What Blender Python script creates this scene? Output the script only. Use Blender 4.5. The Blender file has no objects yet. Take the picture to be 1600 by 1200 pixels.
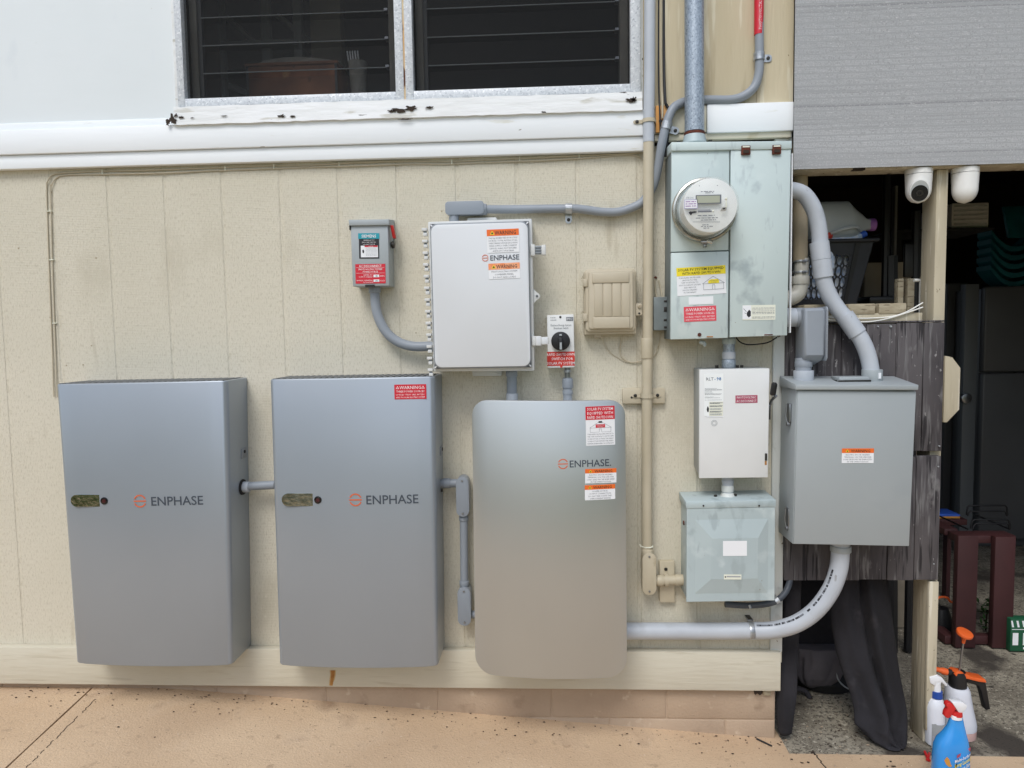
import bpy, bmesh, math, random
from mathutils import Vector, Matrix
random.seed(7)
SC = bpy.context.scene
COL = SC.collection
R = math.radians

# ------------------------------------------------------------------ camera
F = 1110.0
PITCH, YAW, ROLL = 0.0697, 0.0515, -0.0161
CAM = Vector((1.9224, -2.4369, 1.2511))
_fw = Vector((-math.sin(YAW)*math.cos(PITCH), math.cos(YAW)*math.cos(PITCH), -math.sin(PITCH)))
_rt = Vector((math.cos(YAW), math.sin(YAW), 0))
_up = _rt.cross(_fw)
RT = _rt*math.cos(ROLL)+_up*math.sin(ROLL)
UP = -_rt*math.sin(ROLL)+_up*math.cos(ROLL)
cd = bpy.data.cameras.new('camera')
cam = bpy.data.objects.new('camera', cd); COL.objects.link(cam)
cd.sensor_width = 36; cd.lens = 36*F/1600; cd.clip_start = .05; cd.clip_end = 500
M3 = Matrix((RT, UP, -_fw)).transposed()
cam.matrix_world = Matrix.Translation(CAM) @ M3.to_4x4()
SC.camera = cam

# ------------------------------------------------------------------ world, sun, exposure
w = bpy.data.worlds.new('World'); SC.world = w; w.use_nodes = True
nt = w.node_tree; nt.nodes.clear()
sky = nt.nodes.new('ShaderNodeTexSky'); sky.sky_type = 'NISHITA'; sky.sun_disc = False
SUN_EL, SUN_AZ = 52, 200          # azimuth measured from +Y clockwise: behind the camera, a little to the left
sky.sun_elevation = R(SUN_EL); sky.sun_rotation = R(SUN_AZ)
sky.air_density = 1.0; sky.dust_density = 1.6
hs = nt.nodes.new('ShaderNodeHueSaturation'); hs.inputs['Saturation'].default_value = .72
bg = nt.nodes.new('ShaderNodeBackground'); bg.inputs[1].default_value = .14
wo = nt.nodes.new('ShaderNodeOutputWorld')
nt.links.new(sky.outputs[0], hs.inputs['Color']); nt.links.new(hs.outputs[0], bg.inputs[0]); nt.links.new(bg.outputs[0], wo.inputs[0])
sd = bpy.data.lights.new('sun', 'SUN'); sd.energy = 1.25; sd.angle = R(24); sd.color = (1, .99, .975)
sun = bpy.data.objects.new('sun', sd); COL.objects.link(sun)
_s = Vector((math.sin(R(SUN_AZ))*math.cos(R(SUN_EL)), math.cos(R(SUN_AZ))*math.cos(R(SUN_EL)), math.sin(R(SUN_EL))))
sun.rotation_euler = _s.to_track_quat('Z', 'Y').to_euler()
SC.view_settings.view_transform = 'Standard'; SC.view_settings.look = 'None'
SC.view_settings.exposure = 0.34; SC.view_settings.gamma = 1
SC.render.engine = 'CYCLES'

# ------------------------------------------------------------------ placing helpers
def ray(u, v): return RT*((u-800)/F) - UP*((v-600)/F) + _fw
def W(u, v, d=0.0):
    r = ray(u, v); t = (-d-CAM.y)/r.y; return CAM+r*t
def G(u, v, z):
    r = ray(u, v); t = (z-CAM.z)/r.z; return CAM+r*t
def rect(u0, v0, u1, v1, d=0.0):
    um, vm = (u0+u1)/2, (v0+v1)/2
    return (W(u0, vm, d).x, W(u1, vm, d).x, W(um, v1, d).z, W(um, v0, d).z)   # x0,x1,z0,z1

# ------------------------------------------------------------------ materials
def S(r, g, b):
    f = lambda c: (c/255/12.92) if c/255 <= .04045 else ((c/255+.055)/1.055)**2.4
    return (f(r), f(g), f(b), 1)
def pm(name, col, col2=None, ns=4, st=(1, 1, 1), lo=.35, hi=.65, rough=.6, metal=0, bump=0, bs=60, bst=(1, 1, 1),
       bd=.01, spots=(), spec=.5, alpha=1, trans=0, weave=None, rough2=None, detail=5, coat=0, bands=None, aniso=0):
    m = bpy.data.materials.new(name); m.use_nodes = True
    n = m.node_tree.nodes; l = m.node_tree.links; b = n['Principled BSDF']
    tc = n.new('ShaderNodeTexCoord'); geo = n.new('ShaderNodeNewGeometry')
    src = geo.outputs['Position']
    def mapping(s):
        mp = n.new('ShaderNodeMapping'); mp.inputs['Scale'].default_value = s; l.new(src, mp.inputs[0]); return mp.outputs[0]
    def noise(s, stv, det=5):
        t = n.new('ShaderNodeTexNoise'); t.inputs['Scale'].default_value = s; t.inputs['Detail'].default_value = det
        l.new(mapping(stv), t.inputs['Vector']); return t.outputs['Fac']
    def ramp(f, a, c):
        t = n.new('ShaderNodeMapRange'); t.inputs['From Min'].default_value = a; t.inputs['From Max'].default_value = c
        l.new(f, t.inputs['Value']); return t.outputs['Result']
    def mix(f, a, c):
        t = n.new('ShaderNodeMix'); t.data_type = 'RGBA'; l.new(f, t.inputs[0])
        for i, x in ((6, a), (7, c)):
            if isinstance(x, tuple): t.inputs[i].default_value = x
            else: l.new(x, t.inputs[i])
        return t.outputs[2]
    cur = col
    if col2: cur = mix(ramp(noise(ns, st, detail), lo, hi), col, col2)
    for sp in spots:
        c, s, thr, wd = sp[:4]; stv = sp[4] if len(sp) > 4 else (1, 1, 1)
        cur = mix(ramp(noise(s, stv, 3 if s > 40 else 7), thr, thr+wd), cur, c)
    for bnd in (bands or ()):
        c, ax_, sc_, lo_, hi_, dist = bnd
        t = n.new('ShaderNodeTexWave'); t.bands_direction = ax_; t.inputs['Scale'].default_value = sc_; t.inputs['Distortion'].default_value = dist; t.inputs['Detail'].default_value = 3; t.inputs['Detail Scale'].default_value = 1.5
        l.new(src, t.inputs['Vector']); cur = mix(ramp(t.outputs['Fac'], lo_, hi_), cur, c)
    if isinstance(cur, tuple): b.inputs['Base Color'].default_value = cur
    else: l.new(cur, b.inputs['Base Color'])
    b.inputs['Roughness'].default_value = rough; b.inputs['Metallic'].default_value = metal
    b.inputs['Specular IOR Level'].default_value = spec; b.inputs['Alpha'].default_value = alpha
    b.inputs['Transmission Weight'].default_value = trans; b.inputs['Coat Weight'].default_value = coat
    if aniso:
        b.inputs['Anisotropic'].default_value = aniso; tg = n.new('ShaderNodeTangent'); tg.direction_type = 'RADIAL'; tg.axis = 'Z'
        l.new(tg.outputs[0], b.inputs['Tangent'])
    if rough2 is not None:
        r = n.new('ShaderNodeMapRange'); r.inputs['To Min'].default_value = rough; r.inputs['To Max'].default_value = rough2
        r.inputs['From Min'].default_value = .35; r.inputs['From Max'].default_value = .65
        l.new(noise(ns*3, st), r.inputs['Value']); l.new(r.outputs[0], b.inputs['Roughness'])
    h = None
    if bump: h = noise(bs, bst, 6)
    if weave:
        def wv(axis, sc):
            t = n.new('ShaderNodeTexWave'); t.wave_type = 'BANDS'; t.bands_direction = axis
            t.inputs['Scale'].default_value = sc; t.inputs['Distortion'].default_value = 1.2; t.inputs['Detail'].default_value = 2
            l.new(src, t.inputs['Vector']); return t.outputs['Fac']
        a = n.new('ShaderNodeMath'); a.operation = 'ADD'; l.new(wv('X', weave[0]), a.inputs[0]); l.new(wv('Z', weave[1]), a.inputs[1])
        a2 = n.new('ShaderNodeMath'); a2.operation = 'MULTIPLY'; a2.inputs[1].default_value = weave[2]; l.new(a.outputs[0], a2.inputs[0])
        if h is None: h = a2.outputs[0]
        else:
            a3 = n.new('ShaderNodeMath'); a3.operation = 'ADD'; l.new(h, a3.inputs[0]); l.new(a2.outputs[0], a3.inputs[1]); h = a3.outputs[0]
    if h is not None:
        bm = n.new('ShaderNodeBump'); bm.inputs['Strength'].default_value = max(bump, .3 if weave else 0); bm.inputs['Distance'].default_value = bd
        l.new(h, bm.inputs['Height']); l.new(bm.outputs[0], b.inputs['Normal'])
    return m
MT = {}
def mk(k, *a, **kw): MT[k] = pm(k, *a, **kw); return MT[k]
mk('siding_paint', S(214, 208, 190), S(206, 200, 181), ns=1.4, lo=.38, hi=.68, rough=.75, bump=.65, bs=230, bst=(1, 1, .3), bd=.0018, weave=(62, 55, .34),
   spots=((S(190, 183, 163), 3.5, .60, .16, (1, 1, .5)), (S(194, 187, 167), 260, .50, .2, (1, 1, .3)), (S(213, 207, 190), 150, .58, .16, (1, 1, .25)), (S(192, 184, 163), 18, .64, .12, (1, 1, .16)), (S(140, 128, 108), 30, .80, .02)))
mk('skirting_paint', S(207, 202, 184), S(200, 194, 175), ns=3, rough=.65, bump=.5, bs=90, bst=(.10, 1, 1), bd=.003,
   spots=((S(186, 178, 157), 16, .66, .1, (.2, 1, 1)), (S(192, 185, 165), 60, .6, .1, (.08, 1, 1)), (S(130, 118, 96), 40, .77, .02)))
mk('cream_paint', S(204, 192, 163), S(192, 179, 149), ns=5, st=(1, 1, .2), rough=.65, bump=.6, bs=90, bst=(1, 1, .1), bd=.003,
   spots=((S(176, 161, 130), 22, .58, .10, (1, 1, .10)), (S(212, 203, 178), 50, .60, .08, (1, 1, .08)), (S(160, 142, 112), 9, .66, .08, (1, 1, .4)), (S(130, 112, 84), 40, .745, .02)))
mk('white_paint', S(230, 235, 236), S(223, 229, 230), ns=1.2, rough=.5, bump=.2, bs=26, bst=(.3, 1, 1), bd=.003,
   spots=((S(226, 226, 216), 3, .62, .14, (.6, 1, 1)), (S(190, 188, 180), 45, .785, .02), (S(222, 228, 230), 14, .64, .1, (1, 1, .4))))
mk('white_trim', S(245, 248, 249), S(238, 242, 244), ns=3, st=(.3, 1, 1), rough=.5, bump=.25, bs=60, bst=(.10, 1, 1), bd=.002,
   spots=((S(224, 224, 216), 22, .68, .08, (.3, 1, 1.5)), (S(120, 110, 95), 50, .765, .02, (.3, 1, 1))))
mk('peeling_paint', S(240, 242, 243), S(230, 232, 231), ns=8, st=(.3, 1, 1), rough=.6, bump=.8, bs=50, bst=(.2, 1, 1), bd=.004,
   spots=((S(220, 212, 184), 7, .66, .05, (.5, 1, 1)), (S(205, 204, 196), 40, .60, .06, (.15, 1, 1)), (S(58, 50, 42), 34, .67, .02, (.2, 1, .9))))
mk('cream_trim', S(222, 218, 200), S(210, 204, 182), ns=5, rough=.55, bump=.35, bs=40, bst=(.2, 1, 1), bd=.003,
   spots=((S(190, 180, 150), 10, .62, .1),))
mk('corner_paint', S(214, 218, 214), S(198, 200, 194), ns=7, st=(1, 1, .3), rough=.55, bump=.4, bs=50, bst=(1, 1, .2), bd=.003,
   spots=((S(120, 112, 98), 36, .70, .02), (S(170, 172, 165), 12, .6, .1)))
mk('patio_concrete', S(210, 184, 152), S(194, 167, 136), ns=2.0, rough=.85, bump=.7, bs=140, bd=.004,
   spots=((S(216, 193, 164), 5, .60, .16), (S(174, 147, 119), 5, .62, .14), (S(180, 155, 127), 30, .62, .10), (S(110, 90, 74), 130, .70, .02), (S(222, 205, 182), 150, .70, .03), (S(150, 126, 104), 260, .65, .05), (S(214, 203, 188), 13, .75, .04)))
mk('foundation_paint', S(184, 163, 140), S(172, 151, 129), ns=4, rough=.85, bump=.6, bs=110, bd=.003,
   spots=((S(150, 129, 108), 9, .62, .12), (S(196, 178, 155), 20, .62, .08), (S(90, 76, 64), 90, .73, .02)))
mk('gap_dark', S(58, 48, 40), rough=.95)
mk('carport_concrete', S(158, 151, 134), S(122, 115, 101), ns=7, rough=.9, bump=.8, bs=120, bd=.004,
   spots=((S(104, 97, 85), 60, .52, .10), (S(178, 171, 154), 80, .60, .08), (S(66, 60, 53), 3.2, .57, .08), (S(52, 48, 42), 150, .60, .04), (S(40, 36, 32), 26, .68, .04)))
mk('lawn_grass', S(104, 140, 52), S(140, 130, 84), ns=2.5, lo=.45, hi=.6, rough=.9, bump=.8, bs=60, bd=.02, spots=((S(48, 62, 26), 22, .5, .1), (S(160, 150, 110), 14, .6, .05)))
mk('galvanised_frame', S(216, 220, 223), S(203, 207, 211), ns=110, lo=.42, hi=.6, rough=.5, metal=.15, bump=.3, bs=160, bd=.002, spots=((S(176, 181, 187), 150, .60, .06), (S(236, 238, 240), 90, .58, .06)))
mk('galvanised_pipe', S(150, 161, 173), S(178, 189, 198), ns=240, st=(1, 1, .5), lo=.42, hi=.62, rough=.42, metal=.45, spots=((S(122, 131, 141), 160, .60, .06),))
mk('grey_pvc', S(146, 153, 161), S(140, 147, 155), ns=5, rough=.42, spec=.4)
mk('pale_pvc', S(186, 192, 199), S(178, 184, 191), ns=9, rough=.4, spots=((S(150, 152, 154), 34, .70, .04, (1, 1, .5)), (S(170, 175, 180), 12, .6, .15)))
mk('beige_pipe', S(196, 186, 163), S(186, 176, 152), ns=9, rough=.5, spots=((S(168, 156, 130), 16, .66, .06),))
mk('beige_plastic', S(193, 183, 161), S(184, 174, 151), ns=7, rough=.5)
mk('zinc_strap', S(196, 200, 203), S(150, 154, 158), ns=60, rough=.35, metal=.6)
mk('steel', S(150, 152, 154), rough=.3, metal=.9)
mk('screw_dark', S(60, 58, 55), rough=.4, metal=.6)
mk('battery_paint', S(160, 168, 176), S(156, 164, 172), ns=1.5, rough=.34, metal=.42, bump=.04, bs=700, bd=.0005, rough2=.38)
mk('battery_side', S(146, 151, 158), rough=.45, metal=.4)
mk('vent_dark', S(28, 29, 31), rough=.7)
mk('vent_fin', S(150, 153, 156), rough=.5, metal=.5)
mk('brushed_cover', S(198, 202, 202), S(193, 197, 197), ns=2, st=(1, 1, .3), rough=.38, metal=.78, rough2=.41, aniso=.45)
mk('mirror_window', S(190, 192, 176), S(150, 150, 130), ns=60, rough=.09, metal=1, bump=.25, bs=90, bd=.002)
mk('black_gloss', S(22, 20, 22), rough=.12)
mk('lens_brown', S(70, 34, 36), rough=.2)
mk('logo_orange', S(214, 104, 62), rough=.5)
mk('logo_grey', S(66, 74, 84), rough=.5)
mk('white_enclosure', S(217, 221, 224), S(213, 216, 218), ns=2, rough=.32)
mk('enclosure_flange', S(212, 214, 212), rough=.45)
mk('grey_gasket', S(138, 144, 150), rough=.5)
mk('corner_dark', S(96, 100, 105), rough=.5)
mk('label_white', S(236, 238, 240), rough=.45)
mk('label_cream', S(228, 230, 214), rough=.5)
mk('label_paper', S(238, 242, 241), rough=.6)
mk('label_orange', S(236, 112, 40), rough=.45)
mk('label_orange_faded', S(246, 178, 136), S(238, 140, 84), ns=40, rough=.5)
mk('label_red', S(206, 32, 52), rough=.45)
mk('label_red_faded', S(222, 74, 88), rough=.5)
mk('label_brick', S(200, 50, 40), rough=.5)
mk('label_plum', S(178, 86, 108), S(164, 72, 96), ns=60, rough=.55)
mk('label_yellow', S(242, 222, 44), rough=.45)
mk('label_teal', S(30, 152, 168), rough=.45)
mk('ink_black', S(34, 34, 38), rough=.6)
mk('ink_grey', S(110, 114, 120), rough=.6)
mk('ink_faint', S(160, 164, 166), rough=.6)
mk('ink_blue', S(40, 110, 170), rough=.6)
mk('ink_white', S(240, 236, 236), rough=.6)
mk('ink_gold', S(250, 200, 60), rough=.6)
mk('cabinet_grey', S(166, 173, 175), S(162, 169, 171), ns=3, rough=.5, metal=.1, spots=((S(160, 167, 170), 9, .64, .14),))
mk('weathered_grey', S(184, 198, 199), S(174, 188, 190), ns=3.2, rough=.55, metal=.08,
   spots=((S(200, 211, 211), 7, .58, .10), (S(152, 166, 168), 8, .61, .08), (S(164, 177, 179), 34, .58, .10, (1, 1, .35)), (S(140, 138, 128), 60, .73, .03)))
mk('meter_grey', S(200, 214, 212), S(191, 205, 204), ns=3, rough=.5, metal=.06,
   spots=((S(208, 219, 217), 7, .58, .12), (S(166, 180, 182), 6.5, .62, .07), (S(176, 189, 190), 40, .60, .10, (1, 1, .3)), (S(130, 120, 106), 80, .76, .02)))
mk('meter_side', S(128, 138, 138), S(108, 116, 116), ns=9, rough=.6)
mk('rust', S(104, 52, 36), S(70, 38, 30), ns=60, rough=.9, bump=.5, bs=200, bd=.002)
mk('rust_stain', S(176, 128, 66), S(150, 96, 44), ns=40, rough=.8)
mk('rust_halo', S(196, 172, 128), S(190, 160, 112), ns=40, rough=.8)
mk('rusty_wood', S(206, 150, 84), S(222, 205, 170), ns=14, st=(1, 1, .3), rough=.85, spots=((S(90, 50, 26), 24, .6, .05, (1, 1, .3)),))
mk('switch_white', S(226, 228, 227), S(219, 221, 219), ns=4, rough=.45, spots=((S(206, 204, 196), 12, .66, .08),))
mk('switch_side', S(160, 164, 162), rough=.5)
mk('black_plastic', S(26, 26, 28), rough=.45)
mk('black_rubber', S(34, 35, 38), rough=.6)
mk('hose_grey', S(74, 80, 88), S(64, 70, 78), ns=30, rough=.5)
mk('red_plastic', S(200, 40, 40), rough=.4)
mk('glass_drum', S(226, 228, 222), rough=.1, alpha=.16, spec=.8)
mk('dial_face', S(238, 241, 239), S(230, 233, 231), ns=20, rough=.4)
mk('chrome_ring', S(205, 205, 198), S(160, 158, 150), ns=30, rough=.25, metal=.85)
mk('lcd', S(168, 172, 152), rough=.2)
mk('drain_beige', S(178, 166, 142), S(168, 154, 128), ns=14, rough=.6, spots=((S(140, 110, 80), 24, .66, .05),))
mk('drain_white', S(214, 212, 202), S(200, 196, 184), ns=8, rough=.4)
mk('wood_post', S(196, 187, 164), S(176, 166, 142), ns=10, st=(1, 1, .15), rough=.8, bump=.7, bs=80, bst=(1, 1, .08), bd=.003,
   spots=((S(150, 138, 114), 20, .58, .10, (1, 1, .10)), (S(208, 201, 182), 60, .58, .08, (1, 1, .08)), (S(104, 90, 70), 30, .69, .03, (1, 1, .5)), (S(120, 106, 84), 9, .68, .04, (1, 1, .5)), (S(80, 68, 54), 70, .72, .02)))
mk('wood_raw', S(176, 166, 142), S(150, 138, 114), ns=30, st=(.6, 1, 1.6), rough=.85, bump=.5, bs=50, bd=.003, spots=((S(120, 108, 88), 60, .6, .05, (.4, 1, 2)),))
mk('board_weathered', S(90, 86, 87), S(62, 58, 60), ns=5, st=(1, 1, .35), lo=.35, hi=.62, rough=.9, bump=.8, bs=110, bst=(1, 1, .07), bd=.003,
   spots=((S(112, 110, 110), 70, .56, .12, (1, 1, .10)), (S(44, 41, 43), 90, .56, .08, (1, 1, .06)), (S(48, 44, 46), 4, .56, .14, (1, 1, .6)), (S(126, 124, 123), 16, .66, .08, (1, 1, .5)), (S(138, 135, 134), 130, .68, .05, (1, 1, .4))))
mk('shade_fabric', S(186, 188, 189), S(172, 174, 175), ns=5, st=(.04, 1, 3), lo=.35, hi=.65, rough=.95, bump=.5, bs=300, bd=.002, weave=(160, 90, .5), bands=((S(166, 168, 169), 'Z', 16, .80, 1.0, 1.3), (S(168, 169, 170), 'Z', 61, .7, 1.0, 2.0)),
   spots=((S(146, 147, 149), 26, .60, .08, (.02, 1, 3)), (S(160, 161, 162), 260, .50, .14, (1, 1, .6)), (S(196, 196, 196), 300, .57, .10, (.5, 1, 1))))
mk('camera_white', S(232, 232, 228), rough=.3)
mk('camera_grey', S(178, 182, 180), rough=.35)
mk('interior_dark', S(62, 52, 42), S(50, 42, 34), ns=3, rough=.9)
mk('interior_pale', S(158, 148, 130), S(140, 130, 114), ns=6, rough=.9)
mk('screen_mesh', S(52, 53, 54), rough=.95, alpha=.30, spec=.05)
mk('blade_glass', S(60, 66, 68), rough=.25, alpha=.04, spec=.2)
mk('blade_edge', S(128, 134, 136), rough=.5)
mk('jamb_grey', S(120, 118, 112), S(96, 94, 88), ns=20, st=(1, 1, .2), rough=.8)
mk('dark_frame', S(70, 72, 74), rough=.6)
mk('burl_wood', S(170, 112, 76), S(104, 62, 44), ns=7, rough=.7, spots=((S(206, 160, 100), 6, .58, .1), (S(60, 38, 28), 24, .66, .08)))
mk('cloth_grey', S(170, 168, 160), S(140, 138, 130), ns=20, rough=.95)
mk('rack_metal', S(190, 192, 192), rough=.5)
mk('basket_black', S(40, 42, 48), S(34, 36, 41), ns=10, rough=.55)
mk('jug_clear', S(206, 212, 214), S(190, 197, 200), ns=5, rough=.25, alpha=.72)
mk('cap_purple', S(150, 96, 168), rough=.5)
mk('cap_red', S(206, 60, 44), rough=.5)
mk('cap_blue', S(52, 96, 196), rough=.5)
mk('bottle_clear', S(150, 180, 220), S(236, 238, 240), ns=40, rough=.3)
mk('cloth_black', S(40, 39, 44), S(28, 27, 31), ns=6, rough=.95, bump=.4, bs=60, bd=.004, spots=((S(52, 50, 54), 9, .6, .1),))
mk('bag_grey', S(92, 88, 92), S(78, 74, 78), ns=8, rough=.9)
mk('fridge_dark', S(84, 85, 86), S(76, 77, 78), ns=2, rough=.4)
mk('fridge_edge', S(96, 100, 102), rough=.5)
mk('seal_black', S(14, 14, 14), rough=.8)
mk('teal_plastic', S(18, 100, 108), S(14, 84, 94), ns=8, rough=.5)
mk('cardboard', S(196, 190, 182), S(172, 166, 158), ns=12, rough=.9)
mk('maroon_paint', S(66, 32, 33), S(56, 27, 28), ns=6, rough=.65)
mk('wire_black', S(20, 20, 22), rough=.5, metal=.3)
mk('green_box', S(24, 84, 56), rough=.6)
mk('orange_plastic', S(226, 100, 44), rough=.4)
mk('sprayer_white', S(214, 218, 226), S(206, 210, 220), ns=5, rough=.35)
mk('sprayer_liquid', S(214, 178, 172), rough=.35)
mk('bottle_white', S(222, 226, 234), rough=.35)
mk('bottle_blue', S(62, 156, 226), S(48, 142, 218), ns=4, rough=.22, coat=.3)
mk('collar_blue', S(34, 74, 156), rough=.4)
mk('head_white', S(232, 234, 236), rough=.3)
mk('pale_lilac', S(176, 172, 200), rough=.5)
mk('leaf_brown', S(70, 52, 38), S(44, 34, 26), ns=40, rough=.9)
mk('white_cord', S(232, 232, 226), rough=.4)
mk('roof_metal', S(120, 122, 122), rough=.6)
mk('hedge_leaf', S(58, 84, 36), S(84, 108, 50), ns=12, rough=.7)
mk('book_orange', S(196, 140, 60), rough=.7)
mk('leaf_green', S(60, 96, 44), S(40, 70, 34), ns=30, rough=.6)

# ------------------------------------------------------------------ object helpers
def tag(o, label=None, cat=None, group=None, kind=None):
    if label: o['label'] = label
    if cat: o['category'] = cat
    if group: o['group'] = group
    if kind: o['kind'] = kind
    return o
def thing(name, label, cat, loc, group=None):
    o = bpy.data.objects.new(name, None); COL.objects.link(o); o.location = loc; o.empty_display_size = .05
    return tag(o, label, cat, group)
def origin(o):
    p = Vector(o.location)
    while o.parent: o = o.parent; p += Vector(o.location)
    return p
_TC = {}
def textmesh(s, bold, res):
    k = (s, bold, res)
    if k in _TC: return _TC[k]
    c = bpy.data.curves.new('tmp', 'FONT'); c.body = s; c.size = 1; c.resolution_u = res; c.offset = bold
    o = bpy.data.objects.new('tmp', c)
    me = bpy.data.meshes.new_from_object(o)
    vs = [v.co.copy() for v in me.vertices]; fs = [tuple(p.vertices) for p in me.polygons]
    bpy.data.objects.remove(o); bpy.data.curves.remove(c); bpy.data.meshes.remove(me)
    x0 = min(v.x for v in vs); x1 = max(v.x for v in vs)
    vs = [((v.x-x0), v.y) for v in vs]
    _TC[k] = (vs, fs, x1-x0); return _TC[k]
class MB:
    def __init__(s): s.bm = bmesh.new(); s.mats = []
    def mi(s, m):
        m = MT[m] if isinstance(m, str) else m
        if m not in s.mats: s.mats.append(m)
        return s.mats.index(m)
    def faces(s, vs, fs, m, smooth=False):
        k = s.mi(m); V = [s.bm.verts.new(v) for v in vs]; out = []
        for f in fs:
            if len(set(f)) < 3: continue
            try: q = s.bm.faces.new([V[i] for i in f])
            except ValueError: continue
            q.material_index = k; q.smooth = smooth; out.append(q)
        return V, out
    def bevel(s, fc, off, seg=2, ang=.6):
        if off <= 0: return
        es = set()
        for f in fc:
            for e in f.edges:
                if len(e.link_faces) == 2 and e.link_faces[0].normal.angle(e.link_faces[1].normal, 0) > ang: es.add(e)
        bmesh.ops.bevel(s.bm, geom=list(es), offset=off, segments=seg, affect='EDGES', profile=.5, clamp_overlap=True)
    def norm(s, fc):
        bmesh.ops.recalc_face_normals(s.bm, faces=fc)
        for f in fc: f.normal_update()
    def hexa(s, p, m, bev=0, seg=2):      # p: 4 front corners (tl,tr,br,bl), then 4 back corners
        V, f = s.faces(p, [(0, 1, 2, 3), (7, 6, 5, 4), (0, 4, 5, 1), (1, 5, 6, 2), (2, 6, 7, 3), (3, 7, 4, 0)], m)
        s.norm(f); s.bevel(f, bev, seg); return s
    def box(s, x0, x1, y0, y1, z0, z1, m, bev=0, seg=2):
        return s.hexa([(x0, y0, z1), (x1, y0, z1), (x1, y0, z0), (x0, y0, z0), (x0, y1, z1), (x1, y1, z1), (x1, y1, z0), (x0, y1, z0)], m, bev, seg)
    def extr(s, pts, vec, m, bev=0, seg=2):
        n = len(pts); vec = Vector(vec); a = [Vector(p) for p in pts]; b = [p+vec for p in a]
        fs = [tuple(range(n)), tuple(range(2*n-1, n-1, -1))]+[(i, (i+1) % n, n+(i+1) % n, n+i) for i in range(n)]
        V, f = s.faces(a+b, fs, m); s.norm(f); s.bevel(f, bev, seg, .9); return s
    def prism(s, poly, y0, y1, m, bev=0, seg=2):
        return s.extr([(x, y0, z) for x, z in poly], (0, y1-y0, 0), m, bev, seg)
    def tube(s, pts, r, m, n=16, cap=True):
        P = [Vector(p) for p in pts]; rs = r if isinstance(r, (list, tuple)) else [r]*len(P)
        T = []
        for i in range(len(P)):
            t = (P[min(i+1, len(P)-1)]-P[max(i-1, 0)]); T.append(t.normalized())
        up = Vector((0, 1, 0)) if abs(T[0].y) < .9 else Vector((1, 0, 0))
        a = T[0].cross(up).normalized(); vs = []
        for i, p in enumerate(P):
            a = (a-T[i]*a.dot(T[i])).normalized(); b = T[i].cross(a)
            for k in range(n):
                t = 2*math.pi*k/n; vs.append(p+(a*math.cos(t)+b*math.sin(t))*rs[i])
        fs = [(i*n+k, i*n+(k+1) % n, (i+1)*n+(k+1) % n, (i+1)*n+k) for i in range(len(P)-1) for k in range(n)]
        V, f = s.faces(vs, fs, m, True)
        if cap:
            km = s.mi(m)
            for o, rv in ((0, 1), ((len(P)-1)*n, 0)):
                l = [V[o+k] for k in range(n)]
                if rv: l.reverse()
                q = s.bm.faces.new(l); q.material_index = km; f.append(q)
        s.norm(f); return s
    def cyl(s, p0, p1, r, m, n=24, r1=None, bev=0):
        p0, p1 = Vector(p0), Vector(p1)
        if bev:
            d = (p1-p0).normalized(); r1 = r if r1 is None else r1
            return s.tube([p0, p0+d*bev*.3, p0+d*bev, p1-d*bev, p1-d*bev*.3, p1], [r-bev, r-bev*.3, r, r1, r1-bev*.3, r1-bev], m, n)
        return s.tube([p0, p1], [r, r if r1 is None else r1], m, n)
    def loft(s, secs, m, n=24, pw=2.0, fold=None, cap=True):   # secs: (cx,cy,z,rx,ry)
        vs = []
        for j, (cx, cy, z, rx, ry) in enumerate(secs):
            for k in range(n):
                t = 2*math.pi*k/n; c, q = math.cos(t), math.sin(t)
                e = 2/pw; x = abs(c)**e*(1 if c > 0 else -1); y = abs(q)**e*(1 if q > 0 else -1)
                f = 1+(fold(t, j/(len(secs)-1)) if fold else 0)
                vs.append((cx+rx*x*f, cy+ry*y*f, z))
        fs = [(i*n+k, i*n+(k+1) % n, (i+1)*n+(k+1) % n, (i+1)*n+k) for i in range(len(secs)-1) for k in range(n)]
        if cap: fs += [tuple(range(n))[::-1], tuple(range((len(secs)-1)*n, len(secs)*n))]
        V, f = s.faces(vs, fs, m, True); s.norm(f); return s
    def ball(s, c, r, m, sx=1, sy=1, sz=1, n=16):
        c = Vector(c); prof = []
        for i in range(n//2+1):
            a = -math.pi/2+math.pi*i/(n//2); prof.append((c.x, c.y, c.z+math.sin(a)*r*sz, max(1e-4, math.cos(a)*r*sx), max(1e-4, math.cos(a)*r*sy)))
        return s.loft(prof, m, n)
    def build(s, name, parent=None, sharp=.6, base=None):
        me = bpy.data.meshes.new(name); s.bm.normal_update(); s.bm.to_mesh(me); s.bm.free()
        for m in s.mats: me.materials.append(m)
        for p in me.polygons: p.use_smooth = True
        me.set_sharp_from_angle(angle=sharp)
        if parent: o0 = origin(parent)
        elif base is not None: o0 = Vector(base)
        else:
            xs = [v.co for v in me.vertices]
            o0 = Vector(((min(v.x for v in xs)+max(v.x for v in xs))/2, (min(v.y for v in xs)+max(v.y for v in xs))/2, min(v.z for v in xs)))
        me.transform(Matrix.Translation(-o0)); me.update()
        o = bpy.data.objects.new(name, me); COL.objects.link(o)
        if parent: o.parent = parent
        else: o.location = o0
        return o
def spline(P, n=8):
    P = [Vector(p) for p in P]; out = []
    for i in range(len(P)-1):
        a = P[max(i-1, 0)]; b = P[i]; c = P[i+1]; d = P[min(i+2, len(P)-1)]
        for k in range(n):
            t = k/n; out.append(.5*((2*b)+(c-a)*t+(2*a-5*b+4*c-d)*t*t+(3*b-a-3*c+d)*t**3))
    out.append(P[-1]); return out
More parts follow.
